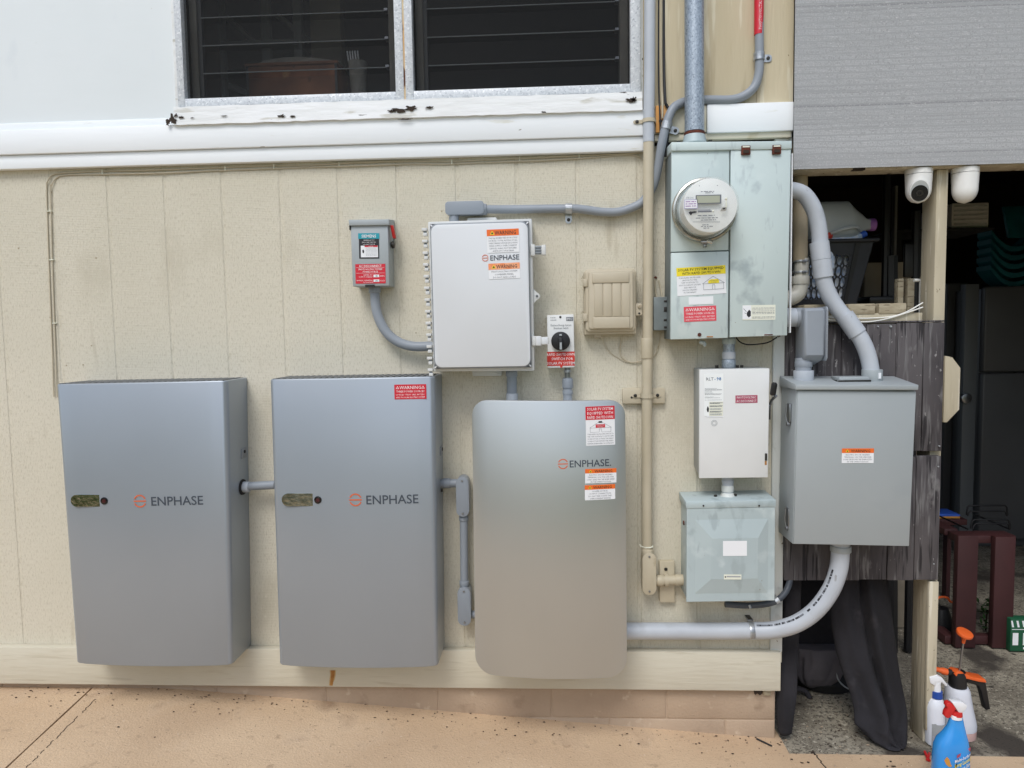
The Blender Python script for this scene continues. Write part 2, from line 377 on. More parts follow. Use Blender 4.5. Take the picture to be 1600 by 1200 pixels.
def rrect(x0, x1, z0, z1, r, n=6):
    o = []
    for cx, cz, a0 in ((x1-r, z1-r, 0), (x0+r, z1-r, 90), (x0+r, z0+r, 180), (x1-r, z0+r, 270)):
        for k in range(n+1):
            a = R(a0+90*k/n); o.append((cx+r*math.cos(a), cz+r*math.sin(a)))
    return o

class Decal:            # a printed sticker: flat sheet plus lettering, lying on a surface y = yf(x)
    def __init__(s, q, yf, off=.0012, rot=0):
        s.x0, s.x1, s.z0, s.z1 = q; s.w = s.x1-s.x0; s.h = s.z1-s.z0; s.m = MB(); s.rot = R(rot); s.off = off
        s.yf = yf if callable(yf) else (lambda x: yf)
    def P(s, a, b, lay):
        dx, dz = (a-.5)*s.w, (.5-b)*s.h; c, q = math.cos(s.rot), math.sin(s.rot)
        x = (s.x0+s.x1)/2+dx*c-dz*q; z = (s.z0+s.z1)/2+dx*q+dz*c
        return (x, s.yf(x)-s.off-lay*.0005, z)
    def rect(s, a, b, c, d, m, lay=0, n=6):
        vs = []
        for i in range(n+1):
            t = a+(c-a)*i/n; vs += [s.P(t, b, lay), s.P(t, d, lay)]
        s.m.faces(vs, [(2*i, 2*i+1, 2*i+3, 2*i+2) for i in range(n)], m); return s
    def poly(s, pts, m, lay=1):
        s.m.faces([s.P(a, b, lay) for a, b in pts], [tuple(range(len(pts)))[::-1]], m); return s
    def line(s, a, b, c, d, wd, m, lay=1):     # a stroke; wd in metres
        ux, uz = (c-a)*s.w, (d-b)*s.h; L = math.hypot(ux, uz); nx, nz = -uz/L*wd/2/s.w, ux/L*wd/2/s.h
        return s.poly([(a+nx, b+nz), (c+nx, d+nz), (c-nx, d-nz), (a-nx, b-nz)], m, lay)
    def text(s, t, c, b, h, m, wmax=.92, bold=0.0, lay=1, res=1, align='c'):   # c: centre (0..1), b: middle, h: cap height as fraction
        vs, fs, tw = textmesh(t, bold, res); H = h*s.h; k = H/.73; wx = tw*k
        kx = k if wx <= wmax*s.w else k*(wmax*s.w/wx); wx = tw*kx
        x0 = c-wx/s.w/2 if align == 'c' else c
        s.m.faces([s.P(x0+x*kx/s.w, b+h/2-y*k/s.h, lay) for x, y in vs], fs, m); return s
    def scribble(s, a, c, b, h, m, lay=1, seed=1):   # worn, unreadable print: broken dashes
        rn = random.Random(seed); t = a
        while t < c-.01:
            u = min(c, t+rn.uniform(.02, .09)); s.rect(t, b-h/2, u, b+h/2, m, lay, 1); t = u+rn.uniform(.008, .02)
        return s
    def build(s, name, parent=None): return s.m.build(name, parent)
def logo_ring(d, c, b, r, m, lay=1):      # r in metres: upper arc, bar, lower arc
    for a0, a1 in ((22, 158), (202, 338)):
        n = 12; pts = []
        for k in range(n+1):
            a = R(a0+(a1-a0)*k/n); pts.append((c+r*math.cos(a)/d.w, b-r*math.sin(a)/d.h))
        for k in range(n, -1, -1):
            a = R(a0+(a1-a0)*k/n); pts.append((c+.8*r*math.cos(a)/d.w, b-.8*r*math.sin(a)/d.h))
        # split into quads
        for k in range(n):
            d.poly([pts[k], pts[k+1], pts[2*n-k], pts[2*n+1-k]], m, lay)
    d.rect(c-r*.98/d.w, b-r*.10/d.h, c+r*.98/d.w, b+r*.10/d.h, m, lay, 1)
def tri(d, c, b, s, m, m2, lay=1):        # warning triangle
    sx, sz = s/d.w, s/d.h
    d.poly([(c, b-sz*.5), (c+sx*.58, b+sz*.45), (c-sx*.58, b+sz*.45)], m, lay)
    if m2: d.poly([(c, b-sz*.22), (c+sx*.33, b+sz*.3), (c-sx*.33, b+sz*.3)], m2, lay+1)
def orange_warning(q, y, lines, parent, head='label_orange', rot=0, split=.26, off=.0012):
    d = Decal(q, y, off, rot); d.rect(0, 0, 1, 1, 'label_white'); d.rect(0, 0, 1, split, head, 1)
    tri(d, .17, split*.52, split*.62*d.h, 'label_yellow', 'ink_black', 2); d.text('WARNING', .58, split*.52, split*.62, 'ink_black', .66, .004, 2)
    n = len(lines); st = (1-split-.06)/n
    for i, t in enumerate(lines): d.text(t, .5, split+.04+st*(i+.5), st*.60, 'ink_grey', .9, 0, 1)
    return d.build('warning_label', parent)
def red_warning(q, y, parent, m='label_red', rot=0):
    d = Decal(q, y, .0012, rot); d.rect(0, 0, 1, 1, m)
    tri(d, .1, .2, .2*d.h, 'ink_white', m, 1); tri(d, .9, .2, .2*d.h, 'ink_white', m, 1)
    d.text('WARNING', .5, .2, .22, 'ink_white', .68, .002); d.text('THREE POWER SOURCES', .5, .47, .14, 'ink_white', .88, 0)
    d.text('SOURCES: UTILITY GRID, BATTERY', .5, .69, .105, 'ink_white', .9); d.text('AND PV SOLAR ELECTRIC SYSTEM', .5, .87, .105, 'ink_white', .9)
    return d.build('warning_label', parent)
def screw(m, x, y, z, r=.004, mat='steel'):
    m.cyl((x, y, z), (x, y-.003, z), r, mat, 10, bev=.0008)

# ------------------------------------------------------------------ ground
XE = W(1226, 600, 0).x                       # right end of the house wall
ZR = W(1212, 1154, 0).z                      # ground level at that corner
xa, xb = W(270, 1077, 0).x, W(1212, 1154, 0).x
def gz(x):
    t = max(0, min(1, (x-xa)/(xb-xa))); return -.014+(ZR+.014)*t
def pz(x, y): return gz(x)+.012*min(0, y)
YE = G(1310, 1178, ZR).y                     # front edge of the carport slab
def sheet(name, xs, ys, zf, m, rough=0, thick=.12):
    b = MB(); vs = []
    for x in xs:
        for y in ys:
            vs.append((x, y, zf(x, y)))
    nx, ny = len(xs), len(ys); n0 = len(vs)
    fs = [(i*ny+j, (i+1)*ny+j, (i+1)*ny+j+1, i*ny+j+1) for i in range(nx-1) for j in range(ny-1)]
    # skirt
    ring = [i*ny for i in range(nx)]+[(nx-1)*ny+j for j in range(1, ny)]+[i*ny+ny-1 for i in range(nx-2, -1, -1)]+[j for j in range(ny-2, 0, -1)]
    vs += [(vs[i][0], vs[i][1], vs[i][2]-thick) for i in ring]
    L = len(ring)
    fs += [(ring[k], n0+k, n0+(k+1) % L, ring[(k+1) % L]) for k in range(L)]
    b.faces(vs, fs, m, True); return tag(b.build(name, base=(0, 0, 0)), kind='structure')
def lin(a, b, n): return [a+(b-a)*i/n for i in range(n+1)]
ja, jb = G(140, 1078, -.014), G(10, 1196, -.014)
js = (jb.x-ja.x)/(jb.y-ja.y)
def jx(y): return ja.x+js*(y-ja.y)
# slab left of the joint, slab right of it (sheared so the joint follows the photo)
def slab(name, x0, x1, y0, y1, left):
    b = MB(); xs = lin(0, 1, 30); ys = lin(y0, y1, 24); vs = []
    rn = random.Random(3)
    for t in xs:
        for y in ys:
            j = jx(y)+rn.uniform(-.0012, .0012)
            if left: x = x0+(j-.004-x0)*t
            else: x = j+.004+(x1-j-.004)*t
            vs.append((x, y, pz(x, y)))
    nx, ny = len(xs), len(ys); n0 = len(vs)
    fs = [(i*ny+j, (i+1)*ny+j, (i+1)*ny+j+1, i*ny+j+1) for i in range(nx-1) for j in range(ny-1)]
    ring = [i*ny for i in range(nx)]+[(nx-1)*ny+j for j in range(1, ny)]+[i*ny+ny-1 for i in range(nx-2, -1, -1)]+[j for j in range(ny-2, 0, -1)]
    vs += [(vs[i][0], vs[i][1], vs[i][2]-.08) for i in ring]; L = len(ring)
    fs += [(ring[k], n0+k, n0+(k+1) % L, ring[(k+1) % L]) for k in range(L)]
    V, f = b.faces(vs, fs, 'patio_concrete'); b.norm(f)
    return tag(b.build(name, base=(0, 0, 0)), kind='structure')
slab('patio', -4, 0, -3.1, .06, True)
slab('patio', 0, XE, -3.1, .06, False)
sheet('patio', lin(XE, 6, 8), lin(-3.1, YE, 10), lambda x, y: pz(x, y), 'patio_concrete')
sheet('carport_floor', lin(XE-.3, 6, 20), lin(YE+.003, 4.2, 20), lambda x, y: ZR-.006+.002*math.sin(x*9+y*7), 'carport_concrete')
sheet('ground', lin(-120, 120, 8), lin(-120, 120, 8), lambda x, y: ZR-.135, 'gap_dark')
def lawnz(x, y): return ZR-.07+.02*math.sin(x*3.1)*math.sin(y*2.3)
sheet('lawn', lin(-30, 30, 60), lin(-40, -3.12, 60), lawnz, 'lawn_grass')
mk('gravel', S(206, 200, 180), S(120, 114, 96), ns=45, rough=.95, bump=.9, bs=60, bd=.01, spots=((S(90, 92, 60), 8, .6, .06),))
sheet('gravel_bed', lin(-1.5, 2.2, 10), lin(-6, -3.12, 10), lambda x, y: ZR-.04, 'gravel', thick=.03)
# secondary hairline crack beside the joint
b = MB(); p = G(150, 1092, -.014); q = G(40, 1197, -.014); pr = None
for i in range(40):
    t = i/39; x = p.x+(q.x-p.x)*t+random.uniform(-.004, .004); y = p.y+(q.y-p.y)*t
    if pr and random.random() < .8: b.extr([(pr[0]-.0014, pr[1], pz(pr[0], pr[1])+.0005), (pr[0]+.0014, pr[1], pz(*pr)+.0005), (x+.0014, y, pz(x, y)+.0005), (x-.0014, y, pz(x, y)+.0005)], (0, 0, .0004), 'gap_dark')
    pr = (x, y)
tag(b.build('pavement_crack'), kind='structure')

b = MB(); pr = None
for i in range(14):
    t = i/13; a_ = G(1270, 1172, ZR); c_ = G(1290, 1200, ZR); x = a_.x+(c_.x-a_.x)*t+random.uniform(-.003, .003); y = a_.y+(c_.y-a_.y)*t
    if pr: b.extr([(pr[0]-.0022, pr[1], pz(*pr)+.0006), (pr[0]+.0022, pr[1], pz(*pr)+.0006), (x+.0022, y, pz(x, y)+.0006), (x-.0022, y, pz(x, y)+.0006)], (0, 0, .0004), 'gap_dark')
    pr = (x, y)
tag(b.build('pavement_crack'), kind='structure')

# ------------------------------------------------------------------ house
house = thing('house', 'beige panelled house wall with white upper trim, jalousie windows and painted block base', 'house', (W(600, 1077).x, 0, -.02))
ZS = W(600, 1072, 0).z                       # skirting bottom ~0
zTrim = W(500, 253, 0).z                     # lower edge of the white trim
XW = -3.2; HT = 3.3
# siding panel with milled grooves
pts = [(XW, 0)]
gxs = [i*.2032 for i in range(-15, 14) if XW+.05 < i*.2032 < XE-.03]
for g in gxs: pts += [(g-.013, 0), (g-.009, .0022), (g+.0015, .0024), (g+.0022, .0)]
pts += [(XE, 0)]
b = MB(); z0, z1 = .1, zTrim+.02
vs = [(x, y, z1) for x, y in pts]+[(x, y, z0) for x, y in pts]; n = len(pts)
V, f = b.faces(vs, [(i, i+1, n+i+1, n+i) for i in range(n-1)], 'siding_paint'); 
for q in f: q.normal_flip()
b.box(XW, XE, .006, .02, z0, z1, 'siding_paint')
b.build('siding_panel', house, sharp=.3)
# nails heads in the siding
b = MB()
for u, v in ((143, 540), (150, 403), (29, 388), (80, 300), (79, 496), (130, 570), (104, 571), (650, 520), (955, 430), (690, 330)): 
    p = W(u, v, 0); b = MB(); b.cyl((p.x, 0, p.z), (p.x, -.0012, p.z), .0028, 'drain_beige', 8); b.build('nail_head', house)
for lab, pts_, r_ in (('outer thin cable stapled along under the white trim and down beside the left cabinet', [(84, 620), (80, 500), (76, 400), (73, 300), (74.5, 283), (82, 273.5), (100, 270.5), (160, 267.5), (230, 266), (330, 262.5), (420, 259), (480, 258.5), (560, 254), (640, 252), (700, 252.5), (760, 250), (860, 245.5), (920, 243), (985, 240), (1012, 236)], .0021),
                     ('inner thin cable stapled along under the white trim and down beside the left cabinet', [(89, 620), (85, 500), (81.5, 400), (79, 300), (81, 288), (88, 278), (104, 273.5), (160, 272.5), (250, 270.5), (330, 267), (400, 264.5), (480, 261.5), (560, 259), (640, 256.5), (700, 256.5), (760, 254), (850, 250.5), (930, 246), (985, 242), (1005, 250), (1009, 262)], .0021)):
    t = thing('wall_cable', lab, 'cable', (W(300, 268).x, 0, W(100, 400).z)); o = MB(); o.tube(spline([tuple(W(u, v, .0032 if k_ % 4 else .006)) for k_, (u, v) in enumerate(pts_)], 6), r_, 'beige_pipe', 8); o.build('cord', t)
    if 'inner' in lab:
        for u, v in ((79, 330), (82.5, 406), (87, 505), (160, 270), (352, 264), (428, 261), (530, 258), (706, 254), (812, 249), (905, 245)):
            p = W(u, v, .004); o = MB()
            if v > 300: o.box(p.x-.012, p.x+.004, -.0065, 0, p.z-.0015, p.z+.0015, 'label_cream', .0005)
            else: o.box(p.x-.0015, p.x+.0015, -.0065, 0, p.z-.006, p.z+.010, 'label_cream', .0005)
            o.build('staple', t)
# window opening
wx0, wx1 = W(283, 90, 0).x, W(992, 80, 0).x; wz0 = (W(290, 172, 0).z+W(985, 147, 0).z)/2; wz1 = wz0+1.0
xtr = W(1004, 120, 0).x
b = MB()
b.box(XW, wx0-.018, -.012, .05, zTrim+.06, HT, 'white_paint'); b.box(wx0-.018, wx1+.02, -.012, .05, wz1+.02, HT, 'white_paint')
b.build('upper_wall_panel', house)
b = MB(); b.box(wx0-.018, wx0-.002, -.02, .05, wz0-.02, wz1+.02, 'peeling_paint', .003); b.box(wx1+.004, xtr, -.016, .05, wz0-.02, HT, 'corner_paint', .003)
b.box(wx0-.018, wx1+.02, -.018, .05, wz1, wz1+.02, 'white_paint'); b.build('window_casing', house)
b = MB(); XT = W(1238, 100, 0).x
b.box(xtr, XT, -.010, .05, zTrim+.05, HT, 'cream_paint'); b.build('upper_siding', house)
# vertical seam batten in the cream panel
b = MB(); p = W(1181, 120, 0); b.box(p.x-.0015, p.x+.0015, -.0115, -.009, zTrim+.1, wz0+.1, 'drain_beige'); b.build('panel_seam', house)
# trim boards: wide fascia board and narrower board beneath
zf0 = (W(0, 249, 0).z+W(1000, 213, 0).z)/2; zf1 = (W(100, 205, 0).z+W(800, 183, 0).z)/2
xm = W(1103, 200, .02).x
b = MB(); b.box(XW, W(1022, 200, .02).x, -.036, -.0, zf0, zf1, 'white_trim', .003)
b.build('fascia_board', house)
b = MB(); b.box(XW, W(1022, 230, .02).x, -.026, .0, zTrim, zf0-.001, 'white_trim', .002)
b.build('fascia_board', house)
b = MB(); b.box(XW, wx0-.02, -.0165, -.0, zf1+.001, zf1+.028, 'white_trim', .002); b.build('trim_strip', house)
b = MB(); b.box(W(1022, 200, .02).x+.001, xm, -.03, 0, zf0+.006, zf1+.01, 'cream_trim', .003); b.box(W(1022, 200, .02).x+.001, W(1236, 215, .02).x, -.024, 0, zTrim+.03, zf0+.004, 'cream_trim', .003); b.build('fascia_board', house)
q0 = W(1240, 159, .03); q1 = W(1242, 204, .03)
b = MB(); b.box(xm+.001, q0.x, -.034, 0, q1.z, q0.z, 'white_trim', .003); b.build('fascia_board', house)
b = MB(); p = W(1039, 190, .03)    # rust stained offcut behind the pipes
b.box(W(1024, 190, .03).x, W(1045, 190, .03).x, -.04, -.03, W(1035, 208, .03).z, W(1035, 166, .03).z, 'rusty_wood', .002); b.build('stained_offcut', house)
# sill
b = MB(); zs0 = (W(290, 201, .03).z+W(1000, 170, .03).z)/2; n = 60; rn = random.Random(2)
top = []; bot = []
xsl = lin(wx0-.014, W(1003, 160, .03).x, n)
for i, x in enumerate(xsl):
    top.append((x, wz0-.004+rn.uniform(-.0015, .0015))); bot.append((x, zs0+rn.uniform(-.0012, .0012)))
vs = []
for i in range(n+1):
    vs += [(top[i][0], -.040, top[i][1]), (bot[i][0], -.046, bot[i][1]), (bot[i][0], .0, bot[i][1]), (top[i][0], .03, top[i][1])]
fs = [(4*i+k, 4*i+(k+1) % 4, 4*i+4+(k+1) % 4, 4*i+4+k) for i in range(n) for k in range(4)]+[(0, 1, 2, 3), (4*n, 4*n+1, 4*n+2, 4*n+3)]
V, f = b.faces(vs, fs, 'peeling_paint'); b.norm(f)
b.build('window_sill', house, sharp=.9)
# rotten patches on the sill
b = MB()
for u, v, a, c in ((268, 187, 9, 9), (262, 193, 5, 7), (275, 180, 5, 3), (440, 181, 7, 3), (456, 182, 6, 1.6), (625, 172, 17, 4), (641, 169, 13, 4), (612, 174, 9, 2.5), (670, 168, 10, 2), (634, 186, 14, 1.3), (984, 157, 11, 3), (990, 156, 6, 5), (850, 175, 5, 1.2), (350, 181, 6, 1), (300, 184, 4, 1.3), (283, 183, 6, 2)):
    p = W(u, v, .047); pl = []
    for k in range(19):
        t = k/19*2*math.pi; rr = random.uniform(.3, 1.25); pl.append((p.x+math.cos(t)*a/455*rr*.8, p.z+math.sin(t)*c/455*rr*.9))
    b = MB(); b.prism(pl, -.0478, -.046, 'gap_dark'); b.build('rot_patch', house)
# skirting
b = MB(); b.box(XW, W(1220, 1048, .03).x, -.03, .0, W(700, 1075, .03).z, W(700, 1016, .03).z, 'skirting_paint', .002); b.build('skirting_board', house)
b = MB(); p0 = W(520, 1049, .03)
pl = [(p0.x-.007, p0.z+.004), (p0.x+.008, p0.z+.004), (p0.x+.006, p0.z-.012), (p0.x+.002, p0.z-.03), (p0.x-.002, p0.z-.052), (p0.x-.012, p0.z-.052), (p0.x-.009, p0.z-.03), (p0.x-.006, p0.z-.012)]
b.prism(pl, -.0309, -.029, 'rust_stain'); b.prism([(x+(.004 if x > p0.x else -.004), z) for x, z in pl], -.0305, -.029, 'rust_halo'); b.build('rust_streak', house)
b = MB(); p_ = W(1186, 1082, .01); b.prism([(p_.x-.016, p_.z+.012), (p_.x+.012, p_.z+.012), (p_.x+.010, p_.z-.004), (p_.x+.002, p_.z-.009), (p_.x-.006, p_.z-.003), (p_.x-.014, p_.z-.008)], -.012, .0, 'gap_dark'); b.build('rotten_shim', house)
b = MB(); b.box(p_.x+.014, p_.x+.040, -.013, 0, p_.z-.010, p_.z+.012, 'wood_raw', .002); b.build('wood_shim', house)
# corner board
cx0, cx1 = W(1206, 770, .012).x, W(1225, 770, .012).x
b = MB(); b.box(cx0, cx1, -.012, .02, W(1215, 1017, 0).z, zTrim+.03, 'corner_paint', .003); b.build('corner_board', house)
b = MB(); b.box(cx1-.004, XT, -.004, .02, zTrim+.0, zTrim+.09, 'white_paint'); b.build('corner_return', house)
# foundation blocks
b = MB(); zb = [-.45, -.25, W(1100, 1124, 0).z, W(1100, 1078, 0).z+.03]
xj = [W(952, 1100, 0).x+.404*k for k in range(-8, 2)]
for j in range(3):
    off = .2 if j % 2 == 0 else 0
    X = [XW]+[x+off for x in xj if XW < x+off < W(1212, 1100, 0).x-.05]+[W(1212, 1100, 0).x]
    for i in range(len(X)-1): b.box(X[i]+.0015, X[i+1]-.0015, .0, .1, zb[j]+.0015, zb[j+1]-.0015, 'foundation_paint', .004)
b.box(XW, W(1211, 1100, 0).x, .0025, .09, -.45, zb[3]-.004, 'foundation_paint'); b.build('foundation', house, sharp=.9)
# house body behind: room, floor, roof
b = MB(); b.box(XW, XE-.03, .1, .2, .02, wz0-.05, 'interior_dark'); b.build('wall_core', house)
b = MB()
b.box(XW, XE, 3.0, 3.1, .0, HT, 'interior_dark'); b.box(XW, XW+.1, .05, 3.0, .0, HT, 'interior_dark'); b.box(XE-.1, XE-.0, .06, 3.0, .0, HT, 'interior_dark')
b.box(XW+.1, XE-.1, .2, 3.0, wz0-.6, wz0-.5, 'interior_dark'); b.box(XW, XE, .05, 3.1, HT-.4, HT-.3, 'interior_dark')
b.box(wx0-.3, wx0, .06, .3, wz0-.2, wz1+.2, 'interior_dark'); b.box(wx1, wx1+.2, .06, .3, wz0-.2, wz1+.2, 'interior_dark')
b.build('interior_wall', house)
b = MB(); b.box(XW-.2, 6.2, -.25, 4.4, HT, HT+.08, 'roof_metal'); b.build('roof', house)
# windows: two aluminium frames, screens, louvre blades
def window(u0, u1, ul, ur, vb, label, post=None):
    x0, x1 = W(u0, 90, .02).x, W(u1, 90, .02).x; gx0, gx1 = W(ul, 90, .02).x, W(ur, 90, .02).x; z0 = wz0+.002; gz0 = z0+.027
    f = MB()
    f.box(x0, gx0, -.022, .02, z0, wz1, 'galvanised_frame', .002); f.box(gx1, x1, -.022, .02, z0, wz1, 'galvanised_frame', .002)
    f.box(gx0, gx1, -.0215, .02, z0, gz0, 'galvanised_frame', .002); f.box(gx0, gx1, -.0215, .02, wz1-.03, wz1, 'galvanised_frame', .002)
    win = f.build('window', house); win['label'] = label
    s = MB(); s.box(gx0+.0005, gx1-.0005, .0, .0012, gz0+.0005, wz1-.0305, 'screen_mesh'); s.build('insect_screen', win)
    s = MB()
    for a, c in ((gx0+.002, gx0+.028), (gx1-.03, gx1-.002)): s.box(a, c, .03, .075, gz0-.02, wz1-.03, 'jamb_grey', .002)
    s.box(gx0+.028, gx0+.04, .04, .06, gz0-.02, wz1-.03, 'dark_frame'); s.build('louvre_jamb', win)
    s = MB(); z = gz0+.008
    while z < wz1-.08:
        s.hexa([(gx0+.04, .062, z+.082), (gx1-.032, .062, z+.082), (gx1-.032, .036, z), (gx0+.04, .036, z), (gx0+.04, .067, z+.083), (gx1-.032, .067, z+.083), (gx1-.032, .041, z+.001), (gx0+.04, .041, z+.001)], 'blade_glass')
        s.tube([(gx0+.04, .038, z), (gx1-.032, .038, z)], .0022, 'blade_edge', 6)
        s.box(gx1-.044, gx1-.032, .03, .06, z-.002, z+.006, 'steel')
        z += .0935
    s.build('louvre_blades', win)
    return gx0, gx1, gz0
g = window(275, 630, 286, 617, 165, 'left jalousie window with brown wooden box behind its screen')
g2 = window(632.5, 1001, 645, 985, 150, 'right jalousie window with plain dark louvres')
b = MB(); p = W(631.2, 90, .02)
b.box(p.x-.0025, p.x+.0025, -.019, .02, wz0, wz1, 'rusty_wood'); b.build('mullion', house)

# things standing inside behind the left window
def bx(name, label, cat, u0, v0, u1, v1, y, th, m, bev=.004):
    x0, x1, z0, z1 = rect(u0, v0, u1, v1, -y); o = MB(); o.box(x0, x1, y, y+th, z0, z1, m, bev); return o, (x0, x1, z0, z1)
zfl = wz0-.5
x0, x1, z0, z1 = rect(386, 97, 527, 165, -.42)
t = thing('storage_chest', 'brown mottled wooden chest seen behind the left window screen', 'chest', ((x0+x1)/2, .55, zfl))
o = MB(); o.box(x0, x1, .42, .75, zfl, z1-.012, 'burl_wood', .004); o.build('body', t)
o = MB(); o.box(x0-.006, x1+.006, .414, .756, z1-.012, z1, 'burl_wood', .003)
o.box(x0-.002, x0+.008, .416, .419, z0-.1, z1-.012, 'dark_frame'); o.box(x1-.008, x1+.002, .416, .419, z0-.1, z1-.012, 'dark_frame'); o.build('lid', t)
o = MB(); n = 14; vs = []
for i in range(n+1):
    s_ = i/n; x = x0+.03+(x1-x0-.02)*s_; zt = z1+.002+.028*math.sin(math.pi*min(1, s_*1.05))**.7*(1-.35*s_)
    vs.append((x, zt))
o.prism([(x, z1+.0005) for x, z in vs][::-1]+[(x, z+.002) for x, z in vs], .44, .70, 'cloth_grey'); tag(o.build('folded_cloth'), 'rumpled grey cloth lying on the wooden chest indoors', 'cloth')
# rack indoors
t = thing('shelf_rack', 'dark metal shelf rack with diagonal braces indoors behind the left window', 'rack', (W(380, 60, -1).x, 1.0, zfl))
for u in (345, 417, 467):
    x = W(u, 60, -1).x; o = MB(); o.box(x-.02, x+.02, .98, 1.02, zfl, wz1+.2, 'rack_metal', .003); o.build('upright', t)
for (ua, va, ub, vb) in ((325, 0, 410, 78), (320, 118, 390, 145), (430, 20, 480, 60)):
    a = W(ua, va, -1); c = W(ub, vb, -1); o = MB(); o.tube([(a.x, 1.03, a.z), (c.x, 1.03, c.z)], .014, 'rack_metal', 6); o.build('brace', t)
for v in (74, 160):
    z = W(380, v, -1).z; o = MB(); o.box(W(320, v, -1).x, W(470, v, -1).x, .95, 1.25, z-.012, z+.012, 'rack_metal', .003); o.build('shelf', t)
x0, x1, z0, z1 = rect(542, 90, 567, 150, -.45)
t = thing('utensil_holder', 'grey holder with pale utensil tips beside the wooden chest indoors', 'holder', ((x0+x1)/2, .5, zfl))
o = MB(); o.loft([((x0+x1)/2, .5, zfl, .03, .03), ((x0+x1)/2, .5, z0, .028, .028), ((x0+x1)/2, .5, z1-.02, .036, .036), ((x0+x1)/2, .5, z1, .038, .038)], 'cloth_grey', 20); o.build('cup', t)
o = MB()
for k in range(5): x = x0-.004+k*.0105; o.tube([(x+.004, .5, z1-.02), (x, .49, z1+.016), (x-.002, .49, z1+.042)], .0032, 'label_white', 6)
o.build('handles', t)
x0, x1, z0, z1 = rect(484, -20, 532, 80, -.9)
o = MB(); o.box(x0, x1, .9, .96, zfl, z1+.6, 'interior_pale', .004); tag(o.build('leaning_panel'), 'tall pale panel leaning in the dark room behind the left window', 'panel')

